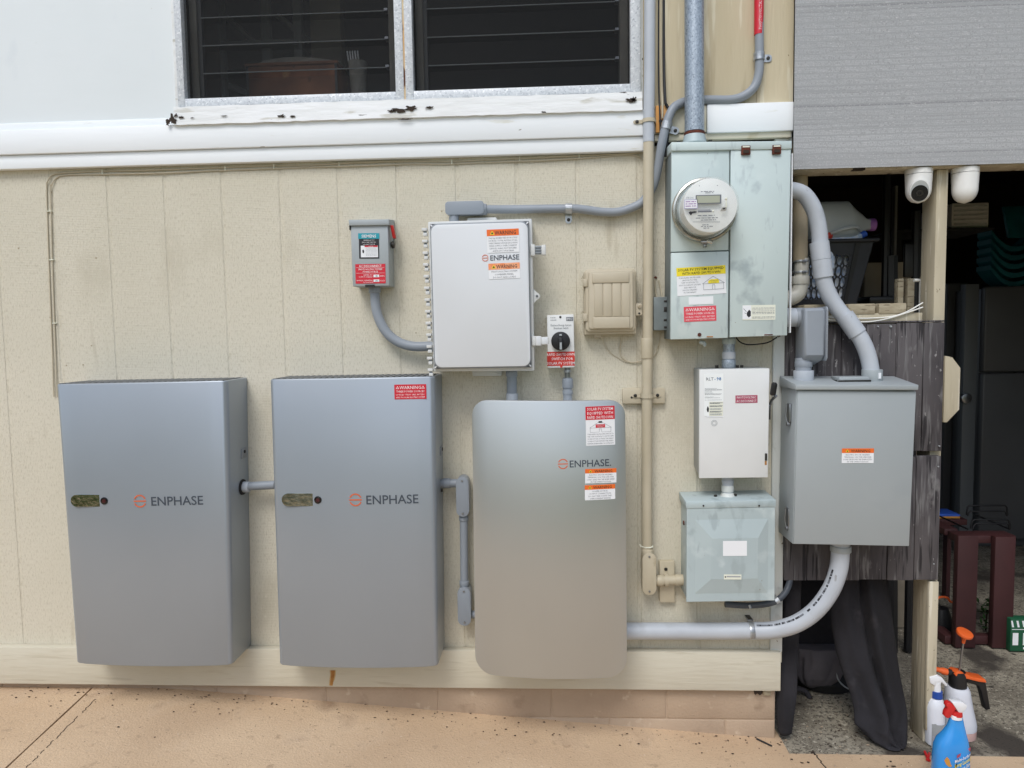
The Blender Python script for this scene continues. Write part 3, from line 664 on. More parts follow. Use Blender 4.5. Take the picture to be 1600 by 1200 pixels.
# ------------------------------------------------------------------ batteries and controller
class Quad:
    def __init__(s, tl, tr, br, bl, d):
        s.p = [W(*c, d) for c in (tl, tr, br, bl)]; s.d = d
    def at(s, a, b):
        tl, tr, br, bl = s.p; x = (tl.x*(1-a)+tr.x*a)*(1-b)+(bl.x*(1-a)+br.x*a)*b; z = (tl.z*(1-a)+tr.z*a)*(1-b)+(bl.z*(1-a)+br.z*a)*b
        return x, z
    def pts(s, y): return [(q.x, y, q.z) for q in s.p]
def battery(q, label, slotq, logoq, group, knock):
    root = thing('battery_unit', label, 'battery', (q.at(.5, 1)[0], -q.d/2, q.at(.5, 1)[1]), group)
    D = q.d; bow = .016; rc = .02
    xl, xr = q.at(0, .5)[0], q.at(1, .5)[0]; wd = xr-xl
    prof = [(0, -.002)]
    for k in range(7): a = R(90*k/6); prof.append((rc*(1-math.cos(a))/wd, -(D-rc)-rc*math.sin(a)))
    for k in range(1, 24): s_ = rc/wd+(1-2*rc/wd)*k/24; prof.append((s_, -(D+bow*(1-(2*s_-1)**2))))
    for k in range(6, -1, -1): a = R(90*k/6); prof.append((1-rc*(1-math.cos(a))/wd, -(D-rc)-rc*math.sin(a)))
    prof.append((1, -.002)); n = len(prof)
    m = MB(); rows = [(.0, .005), (.0016, .0015), (.005, 0), (.995, 0), (.9984, .0015), (1, .005)]; vs = []
    for t_, ins in rows:
        for s_, y in prof:
            x, z = q.at(s_, t_); cx = q.at(.5, t_)[0]; x += ins*(1 if x < cx else -1)*min(1, abs(x-cx)/.1); vs.append((x, y+(ins if y < -.03 else 0), z))
    fs = [(i*n+k, i*n+k+1, (i+1)*n+k+1, (i+1)*n+k) for i in range(len(rows)-1) for k in range(n-1)]
    fs += [tuple(range(n))[::-1], tuple(range((len(rows)-1)*n, len(rows)*n))]+[(i*n, (i+1)*n, (i+1)*n+n-1, i*n+n-1) for i in range(len(rows)-1)]
    V, f = m.faces(vs, fs, 'battery_paint', True); m.norm(f); m.build('cover', root, sharp=.5)
    # vent grille on top
    g_ = MB(); tl, tr = q.p[0], q.p[1]; zt = (tl.z+tr.z)/2
    def tp(s_, y, dz): x, z = q.at(s_, 0); return (x, y, z+dz)
    g_.hexa([tp(.02, -D+.006, .0006), tp(.98, -D+.006, .0006), tp(.98, -D+.006, -.004), tp(.02, -D+.006, -.004), tp(.02, -.004, .0006), tp(.98, -.004, .0006), tp(.98, -.004, -.004), tp(.02, -.004, -.004)], 'vent_dark')
    for k in range(26):
        a = .025+k*.0368; c = a+.016
        g_.hexa([tp(a, -D+.006, .0018), tp(c, -D+.006, .0018), tp(c, -D+.006, .0), tp(a, -D+.006, .0), tp(a, -.004, .0018), tp(c, -.004, .0018), tp(c, -.004, .0), tp(a, -.004, .0)], 'vent_fin')
    g_.build('vent_grille', root)
    # wall bracket behind
    k_ = MB(); k_.hexa([(q.at(.04, .03)[0], -.004, q.at(.04, .03)[1]), (q.at(.96, .03)[0], -.004, q.at(.96, .03)[1]), (q.at(.96, .96)[0], -.004, q.at(.96, .96)[1]), (q.at(.04, .96)[0], -.004, q.at(.04, .96)[1])]+
                       [(q.at(a, c)[0], -.0005, q.at(a, c)[1]) for a, c in ((.04, .03), (.96, .03), (.96, .96), (.04, .96))], 'vent_dark'); k_.build('mounting_plate', root)
    yf = lambda x: -(D+bow*(1-(2*max(0, min(1, (x-xl)/wd))-1)**2))
    # status window: mirror pill with round button
    u0, v0, u1, v1 = slotq; x0, x1, z0, z1 = rect(u0, v0, u1, v1, D+.012); yy = yf((x0+x1)/2)
    s_ = MB(); s_.prism(rrect(x0, x1, z0, z1, (z1-z0)*.5-.0001, 8), yy-.0022, yy+.004, 'mirror_window', .0006, 1)
    sw = s_.build('status_window', root)
    s_ = MB(); xb = x1-.017; zc = (z0+z1)/2
    s_.cyl((xb, yy-.002, zc), (xb, yy-.006, zc), .0125, 'black_gloss', 28, bev=.001); s_.cyl((xb, yy-.006, zc), (xb, yy-.0068, zc), .0065, 'lens_brown', 20)
    s_.build('button', sw)
    # logo and name
    u0, v0, u1, v1 = logoq; q4 = rect(u0, v0, u1, v1, D+.012); d_ = Decal(q4, yf, .0006, .4)
    rr = d_.h*.5; logo_ring(d_, rr/d_.w, .5, rr, 'logo_orange'); d_.text('ENPHASE', 1-.39, .5, .72, 'logo_grey', .77, .008, 1, 3)
    d_.build('logo', root)
    # side recess with service latch
    for (a, c, h_) in knock:
        x, z = q.at(1, a); l_ = MB(); l_.box(x-.001, x+.004, -.06, -.02, z-h_, z+h_, 'battery_side', .003); l_.cyl((x+.003, -.04, z+h_*.3), (x+.006, -.04, z+h_*.3), .006, 'vent_dark', 12); l_.build('side_latch', root)
    return root, yf
q1 = Quad((85, 600), (354, 594.5), (362, 1040), (117, 1037), .16)
B1, yf1 = battery(q1, 'grey battery cabinet nearest the left end of the wall, green reflected in its slot', (110, 773, 171, 792), (210, 772, 320, 792), 'wall-mounted battery cabinets', ((.27, 0, .018),))
q2 = Quad((420, 592.5), (679, 588), (684, 1042), (435, 1040), .16)
B2, yf2 = battery(q2, 'grey battery cabinet with a red warning sticker in its top right corner', (440, 771, 505, 791), (546, 770, 656, 790), 'wall-mounted battery cabinets', ((.27, 0, .016),))
red_warning(rect(617, 600.5, 666, 623.5, .165), yf2, B2)

def cover_slab(q, bow, rt, rb, thick, m, name, root):
    o = MB(); cols = []; xl, xr = q.at(0, .5)[0], q.at(1, .5)[0]; wd = xr-xl; H = q.at(.5, 0)[1]-q.at(.5, 1)[1]
    ss = [0, .004, .012, .025, .045, .07, .1, .14]+[.14+.72*k/18 for k in range(1, 18)]+[.86, .9, .93, .955, .975, .988, .996, 1]
    def inset(s_, r):
        e = min(s_, 1-s_)*wd
        return 0 if e >= r else r-math.sqrt(max(0, r*r-(r-e)**2))
    for s_ in ss:
        y = -(q.d+bow*(1-(2*s_-1)**2)); xt, zt = q.at(s_, 0); xb_, zb_ = q.at(s_, 1)
        cols.append(((xt, y, zt-inset(s_, rt)), (xb_, y, zb_+inset(s_, rb))))
    n = len(cols); vs = [c[0] for c in cols]+[c[1] for c in cols]+[(c[0][0], c[0][1]+thick, c[0][2]) for c in cols]+[(c[1][0], c[1][1]+thick, c[1][2]) for c in cols]
    fs = []
    for i in range(n-1):
        fs += [(i, i+1, n+i+1, n+i), (2*n+i+1, 2*n+i, 3*n+i, 3*n+i+1), (i+1, i, 2*n+i, 2*n+i+1), (n+i, n+i+1, 3*n+i+1, 3*n+i)]
    fs += [(0, n, 3*n, 2*n), (n-1, 2*n-1+0, 4*n-1, 3*n-1)]
    V, f = o.faces(vs, fs, m); o.norm(f); o.bevel(f, .0035, 2, .9); return o.build(name, root, sharp=.5)
q3 = Quad((737, 625), (977, 625), (980, 1057), (743, 1052), .185)
CT = thing('system_controller', 'tall brushed-metal controller cabinet with rounded corners and bowed front', 'electrical cabinet', (q3.at(.5, 1)[0], -.1, q3.at(.5, 1)[1]))
cover_slab(q3, .03, .050, .062, .02, 'brushed_cover', 'cover', CT)
x0, x1, z0, z1 = rect(752, 634, 966, 1030, .165)
o = MB(); o.box(x0, x1, -.1655, 0, z0+.02, z1, 'enclosure_flange', .01); o.build('body', CT)
wl, wr = q3.at(0, .5)[0], q3.at(1, .5)[0]
yf3 = lambda x: -(.185+.03*(1-(2*max(0, min(1, (x-wl)/(wr-wl)))-1)**2))
q = rect(915, 634.5, 961, 695.5, .2); d_ = Decal(q, yf3, .0012, .6)
d_.rect(0, 0, 1, 1, 'label_white'); d_.rect(0, 0, 1, .34, 'label_red', 1)
for i, t in enumerate(('SOLAR PV SYSTEM', 'EQUIPPED WITH', 'RAPID SHUTDOWN')): d_.text(t, .5, .065+.107*i, .075, 'ink_white', .88, .004, 2)
d_.rect(.44, .38, .56, .425, 'ink_black', 1); d_.rect(.34, .46, .66, .545, 'label_red', 2); d_.text('SOLAR ELECTRIC', .5, .485, .022, 'ink_white', .27, 0, 3); d_.text('PV PANELS', .5, .52, .022, 'ink_white', .2, 0, 3)
for a in ((.13, .55, .5, .38), (.5, .38, .88, .55), (.13, .55, .88, .55), (.15, .55, .15, .66), (.86, .55, .86, .66), (.15, .66, .86, .66), (.46, .66, .46, .58), (.54, .58, .54, .66), (.46, .58, .54, .58)): d_.line(*a, .0007, 'ink_grey', 1)
for i, t in enumerate(('TURN RAPID SHUTDOWN SWITCH TO', 'THE "OFF" POSITION TO SHUTDOWN', 'CONDUCTORS OUTSIDE THE ARRAY', 'CONDUCTORS WITHIN THE ARRAY', 'REMAIN ENERGIZED IN SUNLIGHT')): d_.text(t, .5, .71+.06*i, .034, 'ink_grey', .9)
d_.build('warning_label', CT)
q = rect(871.5, 715.5, 956, 731.5, .205); d_ = Decal(q, yf3, .0006, .6); rr = d_.h*.5; logo_ring(d_, rr/d_.w, .5, rr, 'logo_orange'); d_.text('ENPHASE.', .605, .5, .70, 'logo_grey', .77, .008, 1, 3); d_.build('logo', CT)
orange_warning(rect(914, 732, 963.5, 754.5, .2), yf3, ('ELECTRIC SHOCK HAZARD', 'TERMINALS ON THE LINE AND', 'LOAD SIDES MAY BE ENERGIZED', 'IN THE OPEN POSITION'), CT, rot=-.3, split=.3)
orange_warning(rect(913.5, 757, 961.5, 780.5, .2), yf3, ('POWER SOURCE', 'OUTPUT CONNECTION', 'DO NOT RELOCATE THIS', 'OVERCURRENT DEVICE'), CT, rot=.4, split=.3)

# ------------------------------------------------------------------ conduit helpers
def P3(l): return [tuple(W(*c)) for c in l]
def ring(m, c, ax, r, L, mat, n=24, bev=.0015):
    c = Vector(c); ax = Vector(ax).normalized(); m.cyl(c-ax*L/2, c+ax*L/2, r, mat, n, bev=bev); return m
def coupling(root, c, ax, r, L, mat='grey_pvc', name='coupling'):
    return ring(MB(), c, ax, r, L, mat).build(name, root)
def strap(root, c, ax, r, side, wd=.022, mat='zinc_strap', two=False, wall=0.0):
    # band over the pipe, foot screwed to the wall on the given side
    c = Vector(c); ax = Vector(ax).normalized(); sd_ = Vector(side).normalized(); m = MB()
    pts = []; r1 = r+.0018
    for k in range(-2, 13):
        a = math.pi*k/10-math.pi/2*0
        pts.append(c+sd_*math.cos(a)*r1+Vector((0, -1, 0))*math.sin(a)*r1)
    for i in range(len(pts)-1):
        a, b_ = pts[i], pts[i+1]; na = (a-c).normalized()*.0016; nb = (b_-c).normalized()*.0016; h = ax*wd/2
        m.hexa([a-h+na, b_-h+nb, b_+h+nb, a+h+na, a-h, b_-h, b_+h, a+h], mat)
    for sg in ((1, -1) if two else (1,)):
        e = c+sd_*sg*r1; f0 = Vector((e.x, wall, e.z)); L = sd_*sg*.030; h = ax*wd/2
        m.hexa([Vector((e.x, c.y, e.z))-h, Vector((e.x, c.y, e.z))-h+sd_*sg*.0016, f0-h+sd_*sg*.0016-Vector((0, .002, 0)), f0-h-Vector((0, .002, 0))]+[Vector((e.x, c.y, e.z))+h, Vector((e.x, c.y, e.z))+h+sd_*sg*.0016, f0+h+sd_*sg*.0016-Vector((0, .002, 0)), f0+h-Vector((0, .002, 0))], mat)
        pl = []; 
        for a_, b_ in ((0, -1), (.72, -1), (.92, -.75), (1, -.3), (1, .3), (.92, .75), (.72, 1), (0, 1)): pl.append(f0+L*a_+h*b_-Vector((0, .0035, 0)))
        m.extr(pl, (0, .0022, 0), mat); s_ = f0+L*.6; m.cyl((s_.x, wall-.0035, s_.z), (s_.x, wall-.0065, s_.z), .0058, 'screw_dark', 12, bev=.001)
    return m.build('strap', root)
def conduit(name, label, cat, path, r, mat, group=None, n=20, sp=8, straight=False):
    pts = P3(path) if straight else spline(P3(path), sp)
    p0 = Vector(pts[len(pts)//2]); root = thing(name, label, cat, (p0.x, 0, min(Vector(p).z for p in pts)), group)
    m = MB(); m.tube(pts, r, mat, n); m.build('pipe', root); return root
def conduit_body(root, u0, v0, u1, v1, d0, d1, mat, screws=True, vert=True, rad=None):
    x0, x1, z0, z1 = rect(u0, v0, u1, v1, d1); m = MB(); w_ = min(x1-x0, z1-z0)
    m.prism(rrect(x0+.001, x1-.001, z0+.001, z1-.001, rad or w_*.48, 8), -d1+.004, -d0, mat, .003); bd_ = m.build('conduit_body', root)
    m = MB(); m.prism(rrect(x0, x1, z0, z1, rad or w_*.49, 8), -d1, -d1+.004, mat, .001)
    if screws:
        cx, cz = (x0+x1)/2, (z0+z1)/2
        for sg in (1, -1):
            if vert: screw(m, cx, -d1, cz+sg*((z1-z0)/2-w_*.28), .0036)
            else: screw(m, cx+sg*((x1-x0)/2-w_*.28), -d1, cz, .0036)
    m.build('cover_plate', bd_); return bd_
X_, Z_ = (1, 0, 0), (0, 0, 1)

# AC disconnect
q = rect(549, 350, 607.5, 447, .08); x0, x1, z0, z1 = q
DS = thing('disconnect_switch', 'small grey disconnect switch box with teal label and red handle', 'switch box', ((x0+x1)/2, -.04, z0))
o = MB(); qq = Quad((547.5, 350), (606, 349), (608.5, 446.5), (551, 447.5), .08); o.hexa(qq.pts(-.08)+qq.pts(0), 'cabinet_grey', .003); o.build('box', DS)
o = MB(); qq = Quad((544.5, 343.5), (607.5, 342.5), (608, 351.5), (545, 352.5), .088); o.hexa(qq.pts(-.088)+[(p[0], 0, p[2]+.012) for p in qq.pts(0)[:2]]+[(p[0], 0, p[2]) for p in qq.pts(0)[2:]], 'cabinet_grey', .002)
o.box(W(545.5, 355, .085).x, W(546.7, 355, .085).x, -.084, -.02, W(545, 359, .085).z, W(545, 351, .085).z, 'screw_dark'); o.build('hood', DS)
o = MB(); xr = W(608, 370, .08).x; a = W(606, 352, .07); c = W(611, 373, .05)
o.hexa([(xr+.002, -.072, a.z), (xr+.012, -.072, a.z), (xr+.017, -.060, c.z), (xr+.007, -.060, c.z), (xr+.002, -.055, a.z), (xr+.012, -.055, a.z), (xr+.017, -.042, c.z), (xr+.007, -.042, c.z)], 'red_plastic', .002); o.build('handle', DS)
o = MB(); o.cyl((xr, -.045, c.z-.02), (xr+.01, -.045, c.z-.02), .012, 'screw_dark', 16, bev=.002); o.tube([(xr+.006, -.045, c.z-.02), (xr+.012, -.05, c.z+.003)], .003, 'steel', 8); o.build('pivot', DS)
o = MB(); o.box((x0+x1)/2-.018, (x0+x1)/2+.012, -.086, -.07, z0-.003, z0+.004, 'screw_dark'); o.build('door_clasp', DS)
d_ = Decal(rect(561, 364.5, 592.5, 404, .08), -.08, .001, -.8); d_.rect(0, .2, 1, 1, 'ink_black'); d_.rect(-.03, 0, 1.02, .22, 'label_teal', 1); d_.text('SIEMENS', .5, .11, .12, 'ink_white', .72, .012, 2)
for i, t in enumerate(('GENERAL DUTY', 'ENCLOSED SWITCH', '60A 240V TYPE 3R')): d_.text(t, .5, .275+.082*i, .045, 'ink_white', .72, 0, 2)
d_.rect(.09, .49, .94, .95, 'label_white', 1); d_.rect(.28, .49, .93, .545, 'label_red', 2); d_.text('DANGER', .6, .517, .035, 'ink_white', .3, 0, 3)
d_.poly([(.16, .68), (.22, .64), (.26, .7), (.24, .79), (.18, .78)], 'ink_black', 2)
for i in range(7): d_.scribble(.34, .9, .585+.05*i, .012, 'ink_faint', 2, i)
d_.build('rating_label', DS)
d_ = Decal(rect(555.5, 412.5, 602.5, 443, .08), -.08, .001, -.4); d_.rect(0, 0, 1, 1, 'label_red'); d_.text('AC DISCONNECT', .5, .1, .12, 'ink_white', .75, .01)
d_.text('PHOTOVOLTAIC SYSTEM', .5, .27, .095, 'ink_white', .78, .008); d_.text('POWER SOURCE', .5, .395, .085, 'ink_white', .5, .008)
for b_ in (.18, .465): d_.line(.03, b_, .97, b_, .0006, 'ink_white')
d_.text('RATED AC', .42, .56, .07, 'ink_white', .3); d_.text('OUTPUT CURRENT', .34, .66, .07, 'ink_white', .46); d_.text('NOMINAL OPERATING', .3, .84, .07, 'ink_white', .52); d_.text('AC VOLTAGE', .42, .94, .06, 'ink_white', .34)
d_.rect(.6, .55, .79, .68, 'label_white', 1); d_.rect(.6, .8, .79, .92, 'label_white', 1); d_.text('48', .7, .615, .08, 'ink_black', .2, 0, 2); d_.text('240', .7, .86, .08, 'ink_black', .2, 0, 2); d_.text('AMPS', .89, .62, .08, 'ink_white', .16); d_.text('VOLTS', .89, .86, .08, 'ink_white', .16)
d_.build('warning_label', DS)
C = conduit('conduit', 'grey conduit curving from the small disconnect box to the white enclosure', 'conduit', [(586, 446, .04), (586, 465, .04), (590, 492, .04), (603, 518, .04), (622, 534, .04), (645, 541, .04), (672, 541, .04), (690, 541, .04)], .0165, 'grey_pvc')
coupling(C, W(585.5, 452, .04), Z_, .0205, .024)

# white enclosure
EN = thing('combiner_enclosure', 'white hinged electrical enclosure with orange warning stickers above the metal cabinet', 'enclosure', (W(755, 580, .1).x, -.08, W(755, 580, .1).z))
qq = Quad((668.5, 346.5), (831, 341.5), (835, 579.5), (677, 580.5), .12); o = MB(); o.hexa(qq.pts(-.12)+[(p[0], 0, p[2]) for p in qq.pts(0)], 'enclosure_flange', .004); o.build('box', EN)
qq = Quad((668.5, 346.5), (831, 341.5), (835, 579), (677, 580.5), .142); o = MB(); o.hexa(qq.pts(-.142)+qq.pts(-.123), 'enclosure_flange', .003)
dq = Quad((671.5, 349.5), (826, 345), (830.5, 574), (678.5, 576.5), .16)
for (s_, t_, a, c) in ((0, 0, 1, 1), (1, 0, -1, 1), (1, 1, -1, -1), (0, 1, 1, -1)):
    x, z = dq.at(s_, t_); o.extr([(x, -.1425, z), (x+a*.028, -.1425, z), (x, -.1425, z-c*.03)], (0, -.012, 0), 'corner_dark')
    o.tube([(x+a*.002, -.154, z-c*.003), (x+a*.012, -.157, z-c*.014)], .0022, 'label_white', 6)
o.build('flange', EN)
def rquad(q, r, y0, y1, m, bev, o):
    xl, xr = q.at(0, .5)[0], q.at(1, .5)[0]; wd = xr-xl; zt, zb_ = q.at(.5, 0)[1], q.at(.5, 1)[1]; ht = zt-zb_
    pl = []
    for x, z in rrect(0, wd, 0, ht, r, 8): pl.append(q.at(x/wd, 1-z/ht))
    o.prism(pl, y0, y1, m, bev)
o = MB(); rquad(dq, .026, -.162, -.142, 'grey_gasket', .004, o); o.build('door_rim', EN)
dq2 = Quad((673, 351.5), (824.5, 347), (829, 572), (680, 574.5), .165); o = MB(); rquad(dq2, .024, -.166, -.162, 'white_enclosure', .002, o); dr = o.build('door', EN)
yE = -.166
orange_warning(rect(761, 358, 811, 394.5, .166), yE, ('THIS EQUIPMENT FED BY MULTIPLE', 'SOURCES. TOTAL RATING OF ALL', 'OVERCURRENT DEVICES EXCLUDING', 'MAIN SUPPLY OVERCURRENT', 'DEVICE, SHALL NOT EXCEED', 'AMPACITY OF BUSBAR'), EN, rot=1.0, split=.28)
orange_warning(rect(763.5, 411, 812.5, 435.5, .166), yE, ('PHOTOVOLTAIC SYSTEM', 'COMBINER PANEL', 'DO NOT ADD LOADS'), EN, 'label_orange_faded', rot=1.4, split=.4)
q = rect(753, 396, 811.5, 408.5, .166); d_ = Decal(q, yE, .0006, 1.0); rr = d_.h*.42; logo_ring(d_, rr/d_.w, .5, rr, 'logo_orange'); d_.text('ENPHASE', .61, .5, .66, 'logo_grey', .77, .008, 1, 3); d_.build('logo', EN)
o = MB()
for k in range(13):
    v = 361+k*18.2; u = 665+(v-361)*.042; x, z = W(u, v, .14).x, W(u, v, .14).z
    o.box(x-.011, x+.006, -.152, -.134, z-.001, z+.008, 'enclosure_flange', .0012); o.box(x-.007, x+.006, -.150, -.136, z-.017, z-.007, 'enclosure_flange', .0012); o.box(x-.006, x+.003, -.146, -.138, z-.007, z-.001, 'grey_gasket')
o.build('hinge', EN)
for (u0, v0, u1, v1, open_) in ((833, 383, 853, 399, True), (835, 526, 857, 539, False)):
    x0, x1, z0, z1 = rect(u0, v0, u1, v1, .14); o = MB(); o.box(x0-.008, x0+.006, -.15, -.12, z0-.002, z1+.002, 'enclosure_flange', .002)
    xm_ = (x0+x1)/2
    if open_:
        o.box(x0+.006, xm_+.006, -.144, -.138, z0+.002, z1-.002, 'grey_gasket', .001); o.box(xm_+.006, x1, -.150, -.134, z0, z1, 'enclosure_flange', .003)
        for k in range(3): zz = z0+.006+k*.009; o.box(x0+.004, xm_+.006, -.147, -.143, zz, zz+.003, 'steel')
    else:
        o.box(x0+.004, xm_, -.158, -.134, z0-.002, z1+.002, 'white_enclosure', .003); o.box(xm_-.001, x1, -.156, -.136, z0+.001, z1-.001, 'white_enclosure', .003)
    o.build('latch', EN)
o = MB(); x0, x1, z0, z1 = rect(833, 450, 843, 476, .12); zc = (z0+z1)/2
o.prism([(x0-.002, z1), (x1-.008, zc+.012), (x1-.001, zc+.007), (x1+.002, zc), (x1-.001, zc-.007), (x1-.008, zc-.012), (x0-.002, z0)], -.128, -.118, 'enclosure_flange', .001); o.cyl((x1-.008, -.128, zc), (x1-.008, -.1295, zc), .004, 'corner_dark', 10); o.build('lock_tab', EN)
for q in ((738, 580, 784, 587), (730, 340, 776, 346)):
    x0, x1, z0, z1 = rect(*q, .03); o = MB(); o.prism(rrect(x0, x1, z0-.001, z1+.014 if q[1] > 400 else z1, .005, 4), -.03, -.002, 'enclosure_flange', .001); o.build('mounting_tab', EN)

# rapid shutdown switch
x0, x1, z0, z1 = rect(854.5, 491.5, 897.5, 574.5, .085)
RS = thing('shutdown_switch', 'white box with round black rotary knob and red rapid shutdown sticker', 'switch box', ((x0+x1)/2, -.04, z0))
o = MB(); qq = Quad((854.5, 492.5), (896.5, 491), (898, 574), (856, 575), .085); o.hexa(qq.pts(-.085)+qq.pts(0), 'switch_white', .003); o.build('box', RS)
o = MB(); p = W(876, 533, .1); o.cyl((p.x, -.085, p.z), (p.x, -.101, p.z), .031, 'black_plastic', 40, bev=.002)
kn = o.build('knob', RS); o = MB(); o.box(p.x-.0068, p.x+.0068, -.116, -.100, p.z-.030, p.z+.012, 'black_plastic', .003); o.box(p.x-.0035, p.x+.0035, -.1165, -.1155, p.z-.027, p.z-.004, 'cabinet_grey'); o.box(p.x-.005, p.x+.005, -.106, -.100, p.z+.016, p.z+.024, 'cabinet_grey', .001); o.build('grip', kn)
d_ = Decal(rect(854.8, 549.5, 898, 571.5, .085), -.085, .001, 0); d_.rect(0, 0, 1, 1, 'label_brick')
d_.text('RAPID SHUTDOWN', .5, .19, .2, 'ink_white', 1.0, .004); d_.text('SWITCH FOR', .55, .5, .2, 'ink_white', .78, .004); d_.text('SOLAR PV SYSTEM', .5, .81, .2, 'ink_white', 1.0, .004); d_.build('warning_label', RS)
d_ = Decal(rect(856, 494, 897, 515, .085), -.085, .001, 0); d_.rect(.70, .08, .96, .36, 'ink_grey', 0); d_.text('IMO', .83, .22, .2, 'label_white', .22, 0, 1); d_.scribble(.1, .3, .1, .05, 'ink_faint', 0, 3); d_.scribble(.1, .34, .28, .05, 'ink_faint', 0, 4)
d_.text('Enphase Energy System', .5, .66, .15, 'ink_grey', .78, 0, 0); d_.text('Shutdown Switch', .5, .88, .15, 'ink_grey', .56, 0, 0); d_.build('printed_text', RS)
o = MB(); p = W(875.5, 495.5, .085); o.cyl((p.x, -.085, p.z), (p.x, -.0862, p.z), .0038, 'screw_dark', 12); p = W(877, 572.5, .085); o.cyl((p.x, -.085, p.z), (p.x, -.087, p.z), .004, 'label_brick', 12); o.build('screw', RS)
C = conduit('conduit', 'short conduit dropping from the shutdown switch into the metal cabinet', 'conduit', [(887, 590, .05), (887, 640, .05)], .0155, 'grey_pvc', straight=True)
o = MB(); a, c = W(887, 570, .05), W(887, 590, .05); o.cyl(a, c, .0105, 'steel', 18); ring(o, W(887, 580, .05), Z_, .0125, .008, 'zinc_strap'); o.build('metal_connector', C)
coupling(C, W(887, 599, .05), Z_, .0185, .03); coupling(C, W(887, 613, .05), Z_, .0175, .014)
C = conduit('conduit', 'thick grey conduit from under the white enclosure into the metal cabinet', 'conduit', [(799.5, 574, .05), (800, 640, .05)], .0172, 'grey_pvc', straight=True)
coupling(C, W(799.5, 584, .05), Z_, .0195, .018); coupling(C, W(800, 620, .05), Z_, .0198, .024, 'pale_pvc')

# beige telephone box
PB = thing('utility_box', 'beige ribbed plastic utility box with rounded top corners beside the vertical pipe', 'utility box', (W(953, 522, .05).x, -.03, W(953, 522, .05).z))
def rq(u0, v0, u1, v1, d): return rect(u0, v0, u1, v1, d)
x0, x1, z0, z1 = rq(912.5, 419.5, 994.5, 522.5, .05); o = MB(); o.prism([(x0, z0), (x1, z0)]+[(a, c) for a, c in rrect(x0, x1, z0, z1, .018, 6) if c > (z0+z1)/2], -.048, 0, 'beige_plastic', .004); o.build('base', PB)
x0, x1, z0, z1 = rq(914.5, 421.5, 992.5, 518, .06); o = MB(); o.prism(rrect(x0, x1, z0, z1, .014, 6), -.062, -.048, 'beige_plastic', .005)
x0, x1, z0, z1 = rq(919.5, 422.5, 989.5, 514, .07); o.prism(rrect(x0, x1, z0, z1, .010, 6), -.072, -.0618, 'beige_plastic', .004); ld = o.build('lid', PB)
o = MB()
for q in ((925.5, 426, 983, 442), (926.5, 495, 984, 513)):
    x0, x1, z0, z1 = rq(*q, .077); o.box(x0, x1, -.0778, -.0718, z0, z1, 'beige_plastic', .003)
x0, x1, z0, z1 = rq(927, 442, 983, 495, .072); w4 = (x1-x0)/4.35
for k in range(4): o.box(x0+.003+k*(w4+.003), x0+.003+k*(w4+.003)+w4, -.0752, -.0718, z0+.001, z1-.001, 'beige_plastic', .002)
o.build('ribs', ld)
for v in (442, 496):
    x0, x1, z0, z1 = rq(911, v-6, 918, v+6, .06); o = MB(); o.box(x0, x1, -.066, -.04, z0, z1, 'beige_plastic', .002)
    for s_ in (1, -1): o.tube([(x0-.004, -.05, (z0+z1)/2+s_*.014), (x0-.002, -.056, (z0+z1)/2+s_*.022), (x0+.004, -.05, (z0+z1)/2+s_*.014)], .0016, 'beige_plastic', 6)
    o.build('hinge', PB)
x0, x1, z0, z1 = rq(994, 474, 1003, 493, .04); o = MB(); o.prism(rrect(x0-.004, x1, z0, z1, .006, 5), -.045, -.03, 'beige_plastic', .002)
o.cyl(((x0+x1)/2+.001, -.045, z1-.009), ((x0+x1)/2+.001, -.053, z1-.009), .0065, 'beige_plastic', 16, bev=.002); o.cyl(((x0+x1)/2+.001, -.053, z1-.009), ((x0+x1)/2+.001, -.0536, z1-.009), .0035, 'drain_beige', 12); o.cyl(((x0+x1)/2, -.045, z0+.007), ((x0+x1)/2, -.046, z0+.007), .0035, 'screw_dark', 10); o.build('lock_lug', PB)
x0, x1, z0, z1 = rq(928, 521, 940, 527, .03); o = MB(); o.box(x0, x1, -.035, -.015, z0, z1+.004, 'beige_plastic', .002); o.build('cable_gland', PB)
o = MB(); o.tube(spline(P3([(973, 525, .02), (970, 533, .008), (969, 550, .005), (974, 560, .005), (986, 566, .006), (1003, 564, .006), (1010, 562, .01), (1024, 553, .006), (1030, 535, .006), (1032, 514, .01)])), .0022, 'beige_pipe', 8)
tag(o.build('telephone_wire'), 'thin beige wire looping below the ribbed plastic box', 'wire')
o = MB(); o.tube(spline(P3([(939, 524, .02), (946, 540, .004), (955, 552, .004), (968, 560, .004), (980, 566, .006)])), .0013, 'beige_pipe', 8)
tag(o.build('telephone_wire'), 'thinner beige wire sagging left of the loop under the plastic box', 'wire')

# small grey terminal box beside the meter cabinet
x0, x1, z0, z1 = rect(1021.5, 464, 1043, 516, .05)
TB = thing('terminal_box', 'small grey terminal box with dark slots left of the meter cabinet', 'terminal box', ((x0+x1)/2, -.02, z0))
o = MB(); o.box(x0, x1, -.05, 0, z0, z1, 'meter_side', .002); o.build('box', TB)
for k, h_ in ((.1, .006), (.30, .016), (.66, .007), (.88, .007)): z = z1-(z1-z0)*k; o = MB(); o.box(x1-.012, x1+.001, -.052, -.03, z-h_, z, 'screw_dark', .001); o.build('slot', TB)
o = MB()
for a, c in ((0, 0), (9, 1)):
    o.tube(spline(P3([(1026+a, 465, .02), (1024+a*.9, 450, .008), (1023+a*.7, 435+c*3, .004)])), .0025, 'beige_pipe', 8)
p = W(1024, 434, .0); o.cyl((p.x, 0, p.z), (p.x, -.004, p.z), .005, 'rust', 10); o.build('lead_wire', TB)

